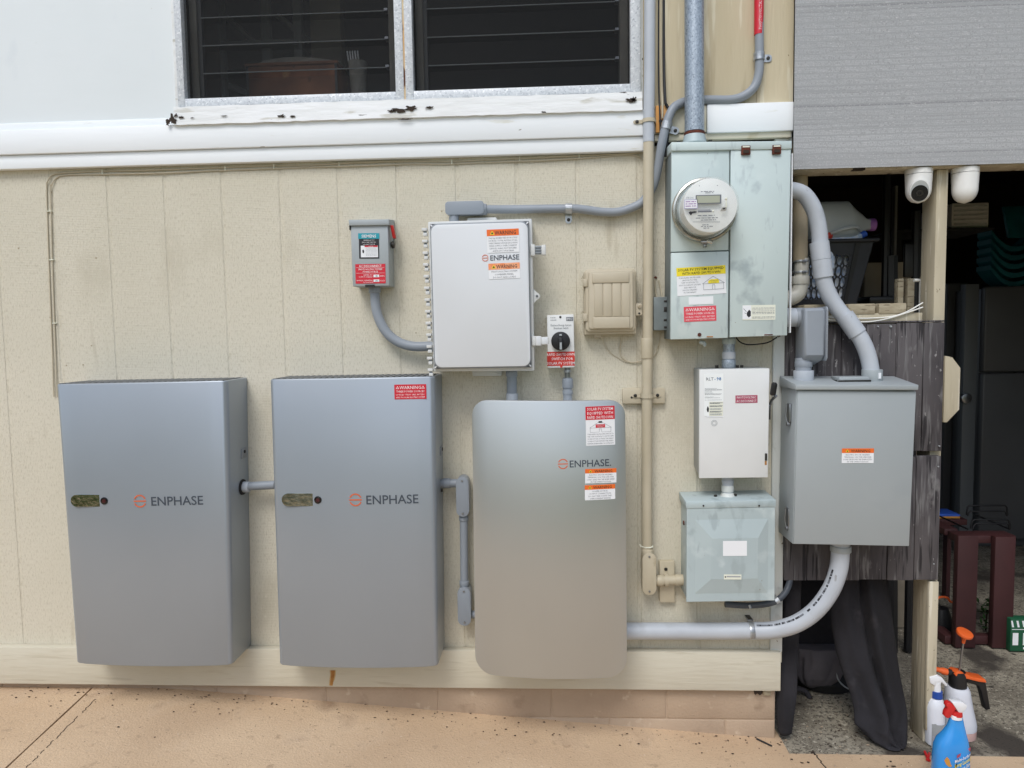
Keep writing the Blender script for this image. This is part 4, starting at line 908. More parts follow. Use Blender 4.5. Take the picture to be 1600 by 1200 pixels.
# wood mounting blocks
x0, x1, z0, z1 = rect(973, 607, 1039, 630.5, .02); o = MB(); o.box(x0, x1, -.02, 0, z0, z1, 'beige_pipe', .002); p = W(987, 621, .02); o.cyl((p.x, -.02, p.z), (p.x, -.0208, p.z), .004, 'screw_dark', 10)
tag(o.build('mounting_block'), 'horizontal beige wood block behind the middle strap of the tall pipe', 'wood block')
x0, x1, z0, z1 = rect(1030.5, 877, 1054, 941, .02); o = MB(); o.box(x0, x1, -.022, 0, z0, z1, 'beige_pipe', .002)
tag(o.build('mounting_block'), 'upright beige wood block behind the short pipe near the wall bottom', 'wood block')

# tall pipe, grey above and beige below
root = thing('vertical_conduit', 'tall thin pipe right of the window, painted grey above and beige below', 'conduit', (W(1013, 870, .04).x, -.04, W(1013, 930, .04).z))
zt = W(1014, 223, .04).z
o = MB(); o.tube(P3([(1015.5, -250, .045), (1015.5, -40, .045), (1015, 110, .045)])+[(W(1013.5, 195, .045).x, -.045, W(1013.5, 195, .045).z), (W(1013.5, 222, .045).x, -.045, zt)], .0182, 'pale_pvc', 20); o.build('upper_pipe', root)
o = MB(); a = W(1013.5, 222, .045); o.tube([(a.x, -.045, zt-.0005)]+P3([(1013, 400, .045), (1012, 530, .04), (1011, 620, .04), (1010.5, 760, .04), (1011, 866, .04)]), .0175, 'beige_pipe', 20); o.build('lower_pipe', root)
coupling(root, W(1011, 544, .04), Z_, .0205, .068, 'beige_pipe')
strap(root, W(1014, 189, .045), Z_, .0182, X_, .012, 'beige_pipe', two=True, wall=-.036)
strap(root, W(1011, 618.5, .04), Z_, .0175, X_, .014, 'beige_pipe', two=True, wall=-.02)
coupling(root, W(1011.5, 862, .04), Z_, .0198, .02, 'beige_pipe')
conduit_body(root, 1004, 864, 1025.5, 930, .01, .062, 'beige_pipe')
o = MB(); o.tube([tuple(W(1022, 907, .035)), tuple(W(1070, 906, .035))], .0165, 'beige_pipe', 20); ring(o, W(1031, 907, .035), X_, .019, .02, 'beige_pipe'); ring(o, W(1062, 906, .035), X_, .0185, .03, 'beige_pipe'); o.build('side_pipe', root)
strap(root, W(1041, 907, .035), X_, .0168, Z_, .012, 'beige_pipe', wall=-.022)
o = MB(); p = W(1012, 853.5, .04); ring(o, p, Z_, .0195, .004, 'label_cream'); o.tube([(p.x-.017, -.05, p.z), (p.x-.026, -.052, p.z+.005), (p.x-.028, -.052, p.z+.01)], .002, 'label_cream', 6); o.build('cable_tie', root)

# service mast
root = thing('service_mast', 'thick galvanised steel pipe rising from the top of the meter cabinet', 'pipe', (W(1085, 210, .075).x, -.075, W(1085, 225, .075).z))
o = MB(); o.tube([tuple(W(1084.5, -300, .075)), tuple(W(1085, 206, .075))], .0305, 'galvanised_pipe', 32); o.build('pipe', root)
o = MB(); ring(o, W(1085, 209.5, .075), Z_, .0325, .010, 'rust', 32); o.build('gasket', root)
o = MB(); a, c = W(1085, 211, .075), W(1085, 226, .075); o.cyl(a, c, .033, 'weathered_grey', 32, r1=.039, bev=.003)
for s_ in (-1, 1): o.cyl((a.x+s_*.05, -.075, c.z), (a.x+s_*.05, -.075, c.z+.012), .007, 'screw_dark', 10)
o.build('hub', root)

# cables at the top
for (label, us, r, m) in (('thin black cable just right of the tall grey pipe', [(1030, -200), (1029, 100), (1031, 175), (1032, 205), (1034, 240)], .0028, 'black_rubber'),
                          ('pale cable running down between the two black cables', [(1033.5, -200), (1034, 100), (1035, 160), (1035, 185)], .0030, 'beige_pipe'),
                          ('thicker black cable with a kink above the grey conduit bend', [(1037.5, -200), (1037, 60), (1039, 150), (1042, 165), (1046, 172), (1044, 190), (1043, 215), (1040, 245)], .0045, 'black_rubber')):
    o = MB(); o.tube(spline(P3([(u, v, .012 if v < 150 else .045) for u, v in us]), 6), r, m, 10); tag(o.build('cable'), label, 'cable', 'cables hanging beside the tall grey pipe')

# PV conduit
C = conduit('conduit', 'long grey conduit bending from the white enclosure up behind the mast', 'conduit',
            [(748, 327, .035), (800, 327, .022), (888, 326, .022), (910, 327, .022), (940, 331, .022), (965, 331, .022), (986, 325, .022), (1004, 315, .022), (1020, 292, .03), (1028, 262, .045), (1034, 225, .06), (1041, 195, .06), (1050, 172, .055), (1062, 162, .045), (1080, 157, .03), (1110, 156, .03), (1140, 156, .03), (1160, 151, .03), (1177, 138, .03), (1185, 118, .03), (1186.5, 90, .03), (1186, 0, .03), (1186, -250, .03)], .0142, 'grey_pvc')
conduit_body(C, 695.5, 314, 756, 335, .01, .055, 'grey_pvc', screws=False, vert=False, rad=.012)
o = MB(); o.cyl(W(709.5, 334, .035), W(709.5, 352, .035), .0165, 'grey_pvc', 20); o.build('stub', C)
coupling(C, W(757, 327, .033), X_, .0185, .014)
strap(C, W(888.5, 326, .022), X_, .0142, (0, 0, -1)); strap(C, W(1186, 88.5, .03), Z_, .0142, X_, .024, wall=-.01)
a, c = W(1037, 212, .06), W(1046, 181, .06)
strap(C, (a+c)/2, (c-a), .0142, (.96, 0, -.27), .024, wall=-.03)
d_ = Decal(rect(1181, -120, 1192.2, 54, .03), lambda x: -.0455, 0); 
xc = W(1186, 0, .03).x; o = MB(); z0, z1 = W(1186, 54.5, .03).z, W(1186, -200, .03).z
o.tube([(xc, -.03, z0), (xc, -.03, z1)], .0147, 'label_red', 24)
vs, fs, tw = textmesh('PHOTOVOLTAIC POWER SOURCE', .006, 1); k = .0095/.73
def wrap(a, h): # along the pipe upwards, wrapped round it
    t = (h-.0068)/.0150; return (xc+math.sin(t)*.0150, -.03-math.cos(t)*.0150, z0+.012+a)
o.faces([wrap(x*k, .0116-y*k) for x, y in vs], fs, 'ink_white'); o.build('warning_label', C)

# meter cabinet
MC = thing('meter_cabinet', 'large pale grey electric meter cabinet with round glass meter and solar stickers', 'meter cabinet', (W(1140, 528, .1).x, -.07, W(1140, 528, .1).z))
D = .13
ql = Quad((1049.5, 235), (1140, 232), (1137, 528), (1047.5, 530.5), D); qr = Quad((1142, 231), (1236, 228.5), (1230, 524), (1140.5, 527), D+.004)
o = MB(); q = Quad((1049, 226), (1237, 223), (1230, 523), (1047, 530), D-.012)
o.hexa(q.pts(-(D-.012))+[(p[0], -.002, p[2]) for p in q.pts(0)], 'meter_side', .002); o.build('back_box', MC)
o = MB(); qt = Quad((1049, 222), (1237.5, 220), (1237, 232.5), (1049, 235.5), D+.008); o.hexa(qt.pts(-(D+.008))+[(p[0], 0, p[2]+.01) for p in qt.pts(0)[:2]]+[(p[0], 0, p[2]+.004) for p in qt.pts(0)[2:]], 'meter_grey', .002); o.build('top_cap', MC)
def sub(q, t0, t1): 
    n = Quad.__new__(Quad); n.d = q.d; f = lambda a, b_: Vector((q.at(a, b_)[0], 0, q.at(a, b_)[1])); n.p = [f(0, t0), f(1, t0), f(1, t1), f(0, t1)]; return n
o = MB(); h_ = sub(ql, .003, .532); o.hexa(h_.pts(-D)+h_.pts(-D+.014), 'meter_grey', .002); o.build('meter_door', MC)
o = MB(); h_ = sub(ql, .538, 1); o.hexa(h_.pts(-D-.003)+h_.pts(-D+.012), 'meter_grey', .002)
p = W(1092.5, 523, D); o.cyl((p.x, -D-.003, p.z), (p.x, -D-.006, p.z), .006, 'rust', 14); p2 = W(1108, 526, D); o.box(p2.x-.01, p2.x+.012, -D-.006, -D-.002, p2.z-.003, p2.z+.003, 'rust_stain', .001); o.build('lower_door', MC)
o = MB(); o.hexa(qr.pts(-D-.004)+qr.pts(-D+.012), 'meter_grey', .002); p = W(1200, 523.5, D); o.box(p.x-.014, p.x+.014, -D-.0055, -D-.003, p.z-.002, p.z+.004, 'rust', .001)
o.box(W(1235.2, 400, D).x, W(1236.3, 400, D).x, -D-.0045, -D+.01, W(1232, 520, D).z, W(1236, 240, D).z, 'label_white'); o.build('breaker_door', MC)
for q in ((1158.5, 227.5, 1172.5, 241.5), (1207, 226.5, 1220.5, 240.5)):
    x0, x1, z0, z1 = rect(*q, D+.01); o = MB(); o.box(x0, x1, -D-.012, -D-.003, z0, z1, 'rust', .001); o.box(x0+.003, x1-.003, -D-.0135, -D-.0115, z1-.006, z1-.002, 'label_cream'); o.box(x0+.005, x1-.005, -D-.0145, -D-.0115, z0+.004, z0+.013, 'gap_dark'); o.build('rusty_clip', MC)
# meter
pc = W(1099.5, 329, D+.01); cx, cz = pc.x, pc.z
def lathe_y(prof, m, name, parent, n=48):
    o = MB(); vs = []
    for y, r in prof:
        for k in range(n): t = 2*math.pi*k/n; vs.append((cx+math.cos(t)*r, y, cz+math.sin(t)*r))
    fs = [(i*n+k, i*n+(k+1) % n, (i+1)*n+(k+1) % n, (i+1)*n+k) for i in range(len(prof)-1) for k in range(n)]+[tuple(range(n)), tuple(range((len(prof)-1)*n, len(prof)*n))[::-1]]
    V, f = o.faces(vs, fs, m, True); o.norm(f); return o.build(name, parent, sharp=.5)
y0 = -D-.001
mt = lathe_y([(y0, .098), (y0-.012, .1005), (y0-.02, .1005), (y0-.026, .098), (y0-.028, .093), (y0-.024, .089), (y0-.02, .089)], 'chrome_ring', 'meter', MC)
lathe_y([(y0-.004, .086), (y0-.03, .085), (y0-.036, .083)], 'weathered_grey', 'meter_base', mt)
lathe_y([(y0-.02, .0875), (y0-.08, .0862), (y0-.103, .0855), (y0-.109, .0835), (y0-.111, .080)], 'glass_drum', 'glass_cover', mt)
lathe_y([(y0-.030, .081), (y0-.075, .081), (y0-.0995, .0805), (y0-.1, .0795)], 'dial_face', 'dial', mt)
YD = y0-.1115
def dz(u, v): p = W(u, v, -YD); return p.x, p.z
o = MB(); o.tube([(cx-.012, y0-.028, cz-.10), (cx+.012, y0-.03, cz-.1)], .006, 'steel', 10); o.cyl((cx+.006, y0-.03, cz-.098), (cx+.022, y0-.034, cz-.104), .006, 'chrome_ring', 12); o.box(cx-.002, cx+.008, y0-.02, y0-.012, cz-.116, cz-.103, 'steel', .001); o.build('ring_clamp', mt)
d_ = Decal((cx-.09, cx+.09, cz-.09, cz+.09), YD, .0006)
def dc(u, v): x, z = dz(u, v); return (x-d_.x0)/d_.w, (d_.z1-z)/d_.h
def dr_(u0, v0, u1, v1, m, lay=1): a = dc(u0, v0); c = dc(u1, v1); d_.rect(a[0], a[1], c[0], c[1], m, lay, 1)
dr_(1087, 305, 1127, 318, 'ink_grey', 0); dr_(1088.5, 306.5, 1124.5, 316.5, 'lcd', 1); dr_(1069, 312, 1090, 326, 'pale_lilac', 1)
dr_(1070, 313, 1089, 325, 'label_white', 2); a = dc(1079.5, 319)
for i in range(3): b_ = dc(1071, 315.5+i*3.4); d_.scribble(b_[0], dc(1088, 0)[0], b_[1], .012, 'cap_purple', 3, i)
a = dc(1080, 309); d_.text('ITRON', dc(1078, 0)[0], a[1], .03, 'ink_grey', .13)
dr_(1090.5, 329.5, 1112, 331.5, 'ink_grey'); dr_(1090.5, 327, 1110, 329, 'ink_faint'); 
for v, u0, u1, s_ in ((299.5, 1095, 1117, 1), (301.5, 1102, 1116, 2), (290.5, 1092, 1094, 3), (290, 1120, 1123, 4), (337, 1090, 1118, 5), (341, 1087, 1123, 6), (344, 1095, 1120, 7), (354, 1095, 1115, 8), (356.5, 1099, 1110, 9), (351.5, 1097, 1108, 10)):
    a = dc(u0, v); d_.scribble(a[0], dc(u1, 0)[0], a[1], .012, 'ink_grey', 1, s_)
n_ = 26
for i in range(n_): a = dc(1083+i*1.65, 346.6); d_.rect(a[0]-.002, a[1]-.012, a[0]+.003, a[1]+.014, 'ink_grey', 1, 1)
p = dc(1080, 333); d_.poly([(p[0]-.045, p[1]-.01), (p[0]-.02, p[1]-.03), (p[0]+.01, p[1]-.025), (p[0]+.06, p[1]-.03), (p[0]+.10, p[1]-.02), (p[0]+.07, p[1]), (p[0]+.02, p[1]+.005), (p[0]-.005, p[1]+.04), (p[0]-.03, p[1]+.015)], 'ink_black', 2)
p = dc(1131, 327); d_.poly([(p[0]-.06, p[1]+.03), (p[0]-.03, p[1]-.03), (p[0]+.04, p[1]-.035), (p[0]+.04, p[1]+.02), (p[0]+.0, p[1]+.035)], 'cloth_grey', 2); d_.poly([(p[0]-.02, p[1]-.02), (p[0]+.02, p[1]-.02), (p[0]+.02, p[1]+.0), (p[0]-.02, p[1]+.005)], 'ink_black', 3)
d_.build('meter_print', mt)
o = MB(); a = dz(1134, 311); c = dz(1134.5, 324); o.tube([(a[0], YD-.004, a[1]), (c[0], YD-.004, c[1])], .0022, 'label_cream', 8); o.ball((a[0], YD-.004, a[1]), .004, 'label_cream', n=10); a = dz(1114, 330); o.ball((a[0], YD-.003, a[1]), .0035, 'label_cream', n=10); o.build('reset_button', mt)
# stickers on the cabinet
d_ = Decal(rect(1057.5, 416.5, 1134, 460.5, D+.003), -D-.003, .001, 2.4); d_.rect(0, 0, 1, 1, 'label_white'); d_.rect(0, 0, 1, .30, 'label_yellow', 1)
d_.text('SOLAR PV SYSTEM EQUIPPED', .5, .085, .095, 'ink_black', .93, .005, 2); d_.text('WITH RAPID SHUTDOWN', .5, .215, .095, 'ink_black', .78, .005, 2)
for i, t in enumerate(('TURN RAPID SHUTDOWN', 'SWITCH TO THE', '"OFF" POSITION TO', 'SHUT DOWN PV SYSTEM', 'AND REDUCE', 'SHOCK HAZARD', 'IN THE ARRAY')): d_.text(t, .26, .37+.087*i, .05, 'ink_grey', .44)
d_.poly([(.64, .62), (.64, .52), (.70, .47), (.83, .47), (.86, .52), (.86, .62)], 'label_yellow', 1); d_.text('SOLAR ELECTRIC', .75, .52, .03, 'ink_grey', .17, 0, 2); d_.text('PV PANELS', .75, .575, .03, 'ink_grey', .12, 0, 2)
for a in ((.52, .62, .74, .37), (.74, .37, .97, .62), (.52, .62, .97, .62), (.54, .62, .54, .83), (.95, .62, .95, .83), (.54, .83, .95, .83), (.72, .83, .72, .67), (.77, .67, .77, .83), (.72, .67, .77, .67)): d_.line(*a, .0009, 'ink_grey', 2)
d_.build('warning_label', MC)
d_ = Decal(rect(1076, 463.5, 1114.5, 475.5, D+.003), -D-.003, .001, 1.5); d_.rect(0, 0, 1, 1, 'label_white'); d_.build('blank_label', MC)
red_warning(rect(1068.5, 478.5, 1119, 502, D+.003), -D-.003, MC, 'label_red_faded', 1.6)
d_ = Decal(rect(1160, 476.5, 1211.5, 500, D+.004), -D-.004, .001, 0); d_.rect(0, 0, 1, 1, 'label_cream'); d_.rect(.0, .02, .26, .92, 'label_white', 1)
d_.poly([(.13, .5), (.2, .3), (.25, .42), (.25, .72), (.19, .82), (.13, .68)], 'ink_black', 2); d_.line(.03, .22, .12, .45, .0014, 'ink_grey', 2); d_.line(.06, .5, .12, .58, .0014, 'ink_grey', 2)
for i, b_ in enumerate((.2, .28, .40, .5, .58, .8, .88)): d_.scribble(.3, .97, b_, .03, 'ink_grey' if i in (3, 5) else 'ink_faint', 1, i+20)
d_.build('warning_label', MC)
o = MB(); p = W(1097, 535, .1); o.ball((p.x, -.1, p.z), .009, 'weathered_grey', 1.2, 1, .8, 10); o.ball((p.x+.008, -.1, p.z-.006), .006, 'weathered_grey', 1, 1, 1.4, 10); o.tube([(p.x-.002, -.1, p.z), (p.x-.004, -.1, p.z+.014)], .0015, 'steel', 6); o.build('lead_seal', MC)
o = MB(); o.tube(spline(P3([(1150, 527, .06), (1156, 534, .06), (1166, 538, .06), (1182, 538, .06), (1200, 535, .06), (1214, 527, .06)])), .0022, 'black_rubber', 8); tag(o.build('cable'), 'thin black cable sagging just under the meter cabinet', 'cable')

# safety switch
SW = thing('safety_switch', 'white safety switch box with handwritten label and black side lever', 'switch box', (W(1147, 747, .1).x, -.06, W(1147, 747, .1).z))
D = .105
qs = Quad((1093, 577.5), (1202.5, 575.5), (1200, 746), (1092.5, 747.5), D); o = MB(); o.hexa(qs.pts(-D)+qs.pts(-D+.012), 'switch_white', .002); o.build('door', SW)
o = MB(); qb = Quad((1094, 577), (1201, 575), (1198.5, 744), (1094, 745), D); o.hexa(qb.pts(-D+.0125)+[(p[0], 0, p[2]) for p in qb.pts(0)[:2]]+[(p[0], 0, p[2]+.018) for p in qb.pts(0)[2:]], 'switch_side', .002); o.build('box', SW)
d_ = Decal(rect(1100, 584, 1130.5, 652, D), -D, .001, .3); d_.rect(0, 0, 1, .64, 'label_paper'); d_.rect(0, .64, .25, .97, 'label_paper', 0); d_.rect(.25, .64, .97, .97, 'label_cream', 0); d_.rect(.14, .975, 1, 1.0, 'label_white', 0)
d_.text('RLT', .30, .115, .075, 'ink_grey', .38, 0); d_.text('-', .56, .115, .075, 'ink_blue', .1, 0); d_.text('98', .76, .115, .08, 'ink_blue', .26, .01)
for i, (b_, e) in enumerate(((.335, .66), (.36, .92), (.375, .9), (.41, .4), (.44, .48), (.46, .9), (.475, .85), (.53, .48), (.55, .82), (.60, .9))): d_.scribble(.04, e, b_, .009, 'ink_faint', 1, i)
for i, (b_, e, c_) in enumerate(((.665, .95, 'ink_grey'), (.68, .8, 'ink_grey'), (.735, .95, 'ink_grey'), (.75, .9, 'ink_grey'), (.80, .9, 'ink_faint'), (.82, .85, 'ink_faint'), (.862, .95, 'ink_grey'), (.88, .85, 'ink_grey'), (.92, .9, 'ink_faint'), (.94, .9, 'ink_faint'))): d_.scribble(.29, e, b_, .013, c_, 1, i+9)
d_.poly([(.13, .82), (.16, .76), (.2, .74), (.25, .8), (.23, .87), (.17, .88)], 'ink_black', 1); d_.build('rating_label', SW)
d_ = Decal(rect(1149, 617.5, 1183.5, 629.5, D), -D, .001, .5); d_.rect(0, 0, 1, 1, 'label_plum'); d_.text('PHOTOVOLTAIC', .5, .27, .3, 'ink_white', .86, 0); d_.text('AC DISCONNECT', .5, .74, .3, 'ink_white', .9, 0); d_.build('warning_label', SW)
p = W(1116, 661, D); o = MB(); 
for r_ in (.0095, .006): o.tube([(p.x+math.cos(t*R(20))*r_, -D-.0004, p.z+math.sin(t*R(20))*r_) for t in range(19)], .0006, 'ink_faint', 5, cap=False)
o.build('embossed_mark', SW)
p = W(1203, 612, .08); o = MB(); o.tube([(p.x+.000, -.06, W(1203, 642, .06).z), (p.x+.004, -.085, W(1204, 625, .08).z), (p.x+.011, -.11, W(1208, 618, .1).z)], .0045, 'steel', 10)
a, c = W(1207, 618, .11), W(1210.5, 597.5, .11); o.tube([tuple(a), tuple(a.lerp(c, .12)), tuple(a.lerp(c, .88)), tuple(c)], [.006, .0095, .0095, .005], 'black_plastic', 14)
o.box(p.x-.004, p.x+.004, -.08, -.02, W(1203, 655, .06).z, W(1203, 632, .06).z, 'screw_dark', .002); o.build('lever', SW)
p = W(1197, 714, D); o = MB(); o.box(p.x-.004, p.x+.003, -D-.004, -D+.002, p.z-.012, p.z+.012, 'screw_dark', .002); o.box(p.x-.004, p.x+.002, -D-.0012, -D, p.z-.026, p.z-.013, 'rust_stain'); o.build('door_latch', SW)
C = thing('conduit', 'short weathered nipple joining the meter cabinet to the white switch box', 'conduit', (W(1138, 552, .06).x, -.06, W(1138, 575, .06).z))
o = MB(); o.cyl(W(1139, 526, .06), W(1138.5, 578, .06), .019, 'galvanised_pipe', 24); o.build('pipe', C)
coupling(C, W(1139, 533, .06), Z_, .0215, .018, 'weathered_grey'); coupling(C, W(1138.8, 555, .06), Z_, .0215, .024, 'pale_pvc'); coupling(C, W(1138.6, 568, .06), Z_, .0222, .026, 'galvanised_pipe', 'hub')
o = MB()
for u in (1120, 1152, 1159): p = W(u, 572, .06); o.cyl((p.x, -.06, p.z-.008), (p.x, -.06, p.z+.003), .0055, 'screw_dark', 8)
o.build('bolt', C)

# pull box
D = .12
PX = thing('pull_box', 'galvanised pull box with a pyramid-pressed cover and blank white label at the bottom', 'junction box', (W(1140, 940, .06).x, -.06, W(1140, 940, .06).z))
qp = Quad((1073, 795), (1211, 792), (1210, 938), (1072.5, 940.5), D)
o = MB(); qb = Quad((1075, 786), (1209, 783), (1208, 937), (1074.5, 939), D); o.hexa(qb.pts(-D+.006)+[(p[0], 0, p[2]) for p in qb.pts(0)], 'weathered_grey', .002); o.build('box', PX)
o = MB(); qh = Quad((1071, 783.5), (1212.5, 780.5), (1212, 792), (1072, 795), D); o.hexa(qh.pts(-D-.004)+[(p[0], -.002, p[2]+.006) for p in qh.pts(0)[:2]]+[(p[0], -.002, p[2]) for p in qh.pts(0)[2:]], 'weathered_grey', .003)
for u in (1099, 1186): p = W(u, 790, D+.004); screw(o, p.x, -D-.004, p.z, .003, 'screw_dark')
hd = o.build('hood', PX)
o = MB(); o.hexa(qp.pts(-D-.002)+qp.pts(-D+.006), 'weathered_grey', .0015)
a1 = Quad((1086, 812), (1200, 810), (1199, 926), (1085.5, 927), D); a2 = Quad((1111, 840), (1183, 839), (1182, 902), (1110, 903), D)
f0, f1 = a1.pts(-D-.0022), a2.pts(-D-.012)
V, fc = o.faces(f0+f1, [(0, 1, 5, 4), (1, 2, 6, 5), (2, 3, 7, 6), (3, 0, 4, 7), (4, 5, 6, 7)], 'weathered_grey'); o.norm(fc)
for q_ in fc:
    if q_.normal.y > 0: q_.normal_flip()
o.build('cover', PX, sharp=.05)
d_ = Decal(rect(1129.5, 845, 1167, 868.5, D+.012), -D-.012, .001, .3); d_.rect(0, 0, 1, 1, 'label_white'); d_.build('blank_label', PX)
d_ = Decal(rect(1131, 897.5, 1158.5, 905.5, D+.013), -D-.012, .001, -.4); d_.rect(0, 0, 1, 1, 'label_cream'); d_.rect(.16, .3, .95, .55, 'ink_faint', 1, 1); d_.poly([(.04, .5), (.09, .3), (.14, .5), (.09, .7)], 'ink_black', 1); d_.build('rating_label', PX)
o = MB(); p = W(1068, 817, .08); o.cyl((W(1069.5, 817, .08).x-.001, -.08, p.z), (W(1069.5, 817, .08).x-.004, -.08, p.z), .008, 'rust', 12); o.build('knockout', PX)
C = thing('conduit', 'short white painted nipple between the white switch box and the pull box', 'conduit', (W(1136, 765, .06).x, -.06, W(1136, 790, .06).z))
o = MB(); o.cyl(W(1137, 744, .06), W(1137, 790, .06), .018, 'pale_pvc', 24); o.build('pipe', C)
coupling(C, W(1137, 752, .06), Z_, .0195, .012, 'pale_pvc'); coupling(C, W(1137, 763, .06), Z_, .0200, .022, 'corner_paint')
o = MB(); a = W(1137, 769, .06); c = W(1137, 784, .06); o.cyl(a, c, .020, 'corner_paint', 24, r1=.034, bev=.003); o.build('hub', C)
o = MB()
for u, v in ((1118, 775), (1122, 781), (1149, 774), (1162, 777), (1155, 782)): p = W(u, v, .07); o.cyl((p.x, -.07, p.z-.008), (p.x, -.07, p.z+.004), .0055, 'screw_dark' if u < 1160 else 'label_cream', 8)
o.build('bolt', C)
root = conduit('flexible_conduit', 'dark grey flexible hose curling behind the corner board to under the pull box', 'hose', [(1133, 944, .04), (1165, 946, .04), (1195, 944, .045), (1214, 938, .05), (1228, 924, .035), (1234, 905, .01), (1231, 885, -.03), (1226, 870, -.08)], .0105, 'hose_grey')
strap(root, W(1214, 938, .05), (W(1222, 931, .045)-W(1205, 942, .05)), .0108, (-.5, 0, .8), .014, wall=-.012)
o = MB(); p = W(1169, 945, .04); o.tube([(p.x, -.052, p.z+.004), (p.x+.004, -.055, p.z-.006)], .004, 'zinc_strap', 8); o.build('clip', root)

# ------------------------------------------------------------------ battery and controller conduits
C = conduit('conduit', 'straight grey conduit joining the two battery cabinets', 'conduit', [(360, 761, .055), (430, 757.5, .055)], .0148, 'grey_pvc', straight=True)
xs_ = q1.at(1, .37)[0]; pz_ = W(368, 761, .055)
o = MB(); o.cyl((xs_-.002, -.055, pz_.z), (xs_+.005, -.055, pz_.z), .027, 'vent_dark', 24, bev=.001); o.cyl((xs_+.004, -.055, pz_.z), (xs_+.026, -.055, pz_.z+.0005), .019, 'pale_pvc', 24, bev=.002); o.build('hub', C)
C = conduit('conduit', 'grey conduit with two oval conduit bodies between the stickered battery and the metal cabinet', 'conduit', [(684, 755, .045), (716, 755, .045)], .0145, 'grey_pvc', straight=True)
coupling(C, W(698, 755, .045), X_, .0172, .026); 
o = MB(); p = W(689, 766, .05); o.cyl((p.x-.004, -.05, p.z), (p.x+.006, -.05, p.z), .006, 'screw_dark', 10); o.build('bolt', C)
conduit_body(C, 712.5, 745.5, 732.5, 807.5, .015, .07, 'grey_pvc')
o = MB(); o.tube(P3([(724.5, 800, .045), (725.5, 915, .045)]), .0138, 'grey_pvc', 20); o.build('riser', C)
coupling(C, W(724.5, 810, .045), Z_, .0165, .014); coupling(C, W(725.5, 911, .045), Z_, .0168, .018)
conduit_body(C, 715, 918, 735.5, 978, .015, .07, 'grey_pvc')
o = MB(); o.tube(P3([(733, 960, .04), (750, 960, .04)]), .0135, 'grey_pvc', 20); o.build('side_stub', C)
C = conduit('large_conduit', 'thick grey conduit sweeping from the metal cabinet up into the right grey cabinet', 'conduit',
            [(965, 986, .04), (1040, 986, .04), (1120, 986, .04), (1172, 985.5, .045), (1210, 984, .06), (1245, 974, .08), (1275, 953, .095), (1298, 922, .10), (1310, 890, .10), (1313, 862, .10), (1313, 840, .10)], .0285, 'pale_pvc', n=28)
o = MB(); ring(o, W(1173, 985.5, .045), X_, .0302, .018, 'zinc_strap', 32, .001); p = W(1173, 970, .045); o.box(p.x-.009, p.x+.009, -.045, -.0, p.z-.001, p.z+.003, 'screw_dark', .001); o.build('strap', C)
coupling(C, W(1313.5, 857, .10), Z_, .0325, .02, 'cabinet_grey', 'hub')
pts_ = spline(P3([(1182, 985.2, .048), (1210, 984, .06), (1245, 974, .08), (1275, 953, .095), (1298, 922, .10), (1310, 890, .10)]), 14); o = MB(); rn = random.Random(8)
for i in range(2, len(pts_)-2):
    t_ = (pts_[i+1]-pts_[i-1]).normalized(); nrm = Vector((0, -1, 0)); nrm = (nrm-t_*nrm.dot(t_)).normalized(); sd_ = t_.cross(nrm); sd_ = sd_ if sd_.z > 0 or sd_.x < 0 else -sd_
    if rn.random() < .18: continue
    d0 = (nrm*.42+sd_*.90).normalized(); d1 = (nrm*.62+sd_*.78).normalized(); r_ = .0289; L = t_*rn.uniform(.002, .0042)
    q_ = [pts_[i]+d0*r_-L, pts_[i]+d0*r_+L, pts_[i]+d1*r_+L, pts_[i]+d1*r_-L]
    V, f = o.faces(q_, [(0, 1, 2, 3)], 'ink_grey' if rn.random() < .6 else 'ink_black')
o.build('printed_marks', C)

# ------------------------------------------------------------------ carport
CP = thing('carport', 'open carport beside the house with pale wooden posts, beam and dark interior', 'carport', (3.9, 0, ZR))
def beam_z(v, u=1420, d=.03): return W(u, v, d).z
xs0 = XT+.006
zb0 = (W(1250, 266, .03).z+W(1600, 258.5, .03).z)/2
o = MB(); o.box(xs0-.0, 6, -.03, .06, zb0, zb0+.12, 'wood_post', .003); o.build('beam', CP)
o = MB(); o.box(W(1333, 262, .03).x, W(1352, 262, .03).x, -.031, -.01, zb0-.002, zb0+.005, 'gap_dark'); o.build('beam_notch', CP)
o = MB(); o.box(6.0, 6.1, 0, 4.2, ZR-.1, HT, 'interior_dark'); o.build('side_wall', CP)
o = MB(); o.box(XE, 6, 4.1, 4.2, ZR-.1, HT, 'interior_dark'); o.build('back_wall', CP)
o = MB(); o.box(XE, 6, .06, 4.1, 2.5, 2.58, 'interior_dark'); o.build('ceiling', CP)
o = MB(); o.box(5.2, 6.05, -.03, .0, ZR-.1, zb0, 'board_weathered'); o.build('front_panel', CP)
def post(u0, u1, v, vb, y0, y1, name='post', m='wood_post'):
    x0, x1 = W(u0, v, 0).x, W(u1, v, 0).x; o = MB(); o.box(x0, x1, y0, y1, ZR-.01, zb0-.001 if vb is None else vb, m, .003); return o.build(name, CP)
x0 = (W(1463, 380, 0).x+W(1444.5, 1000, 0).x)/2; x1 = (W(1484, 330, 0).x+W(1461.5, 950, 0).x)/2
o = MB(); o.box(x0, x1, .001, .09, ZR-.005, zb0-.001, 'wood_post', .003); o.build('post', CP)
zc = W(1450, 1098, .02).z                          # doubled piece at the foot of the post
o = MB(); o.box(x0-.001, x1-.006, -.018, .0, W(1450, 1142, .02).z, W(1450, 909, .02).z, 'wood_post', .003); 
o.box(x0+.004, x1-.01, -.0195, -.017, zc-.002, zc, 'gap_dark'); o.build('post_facing', CP)
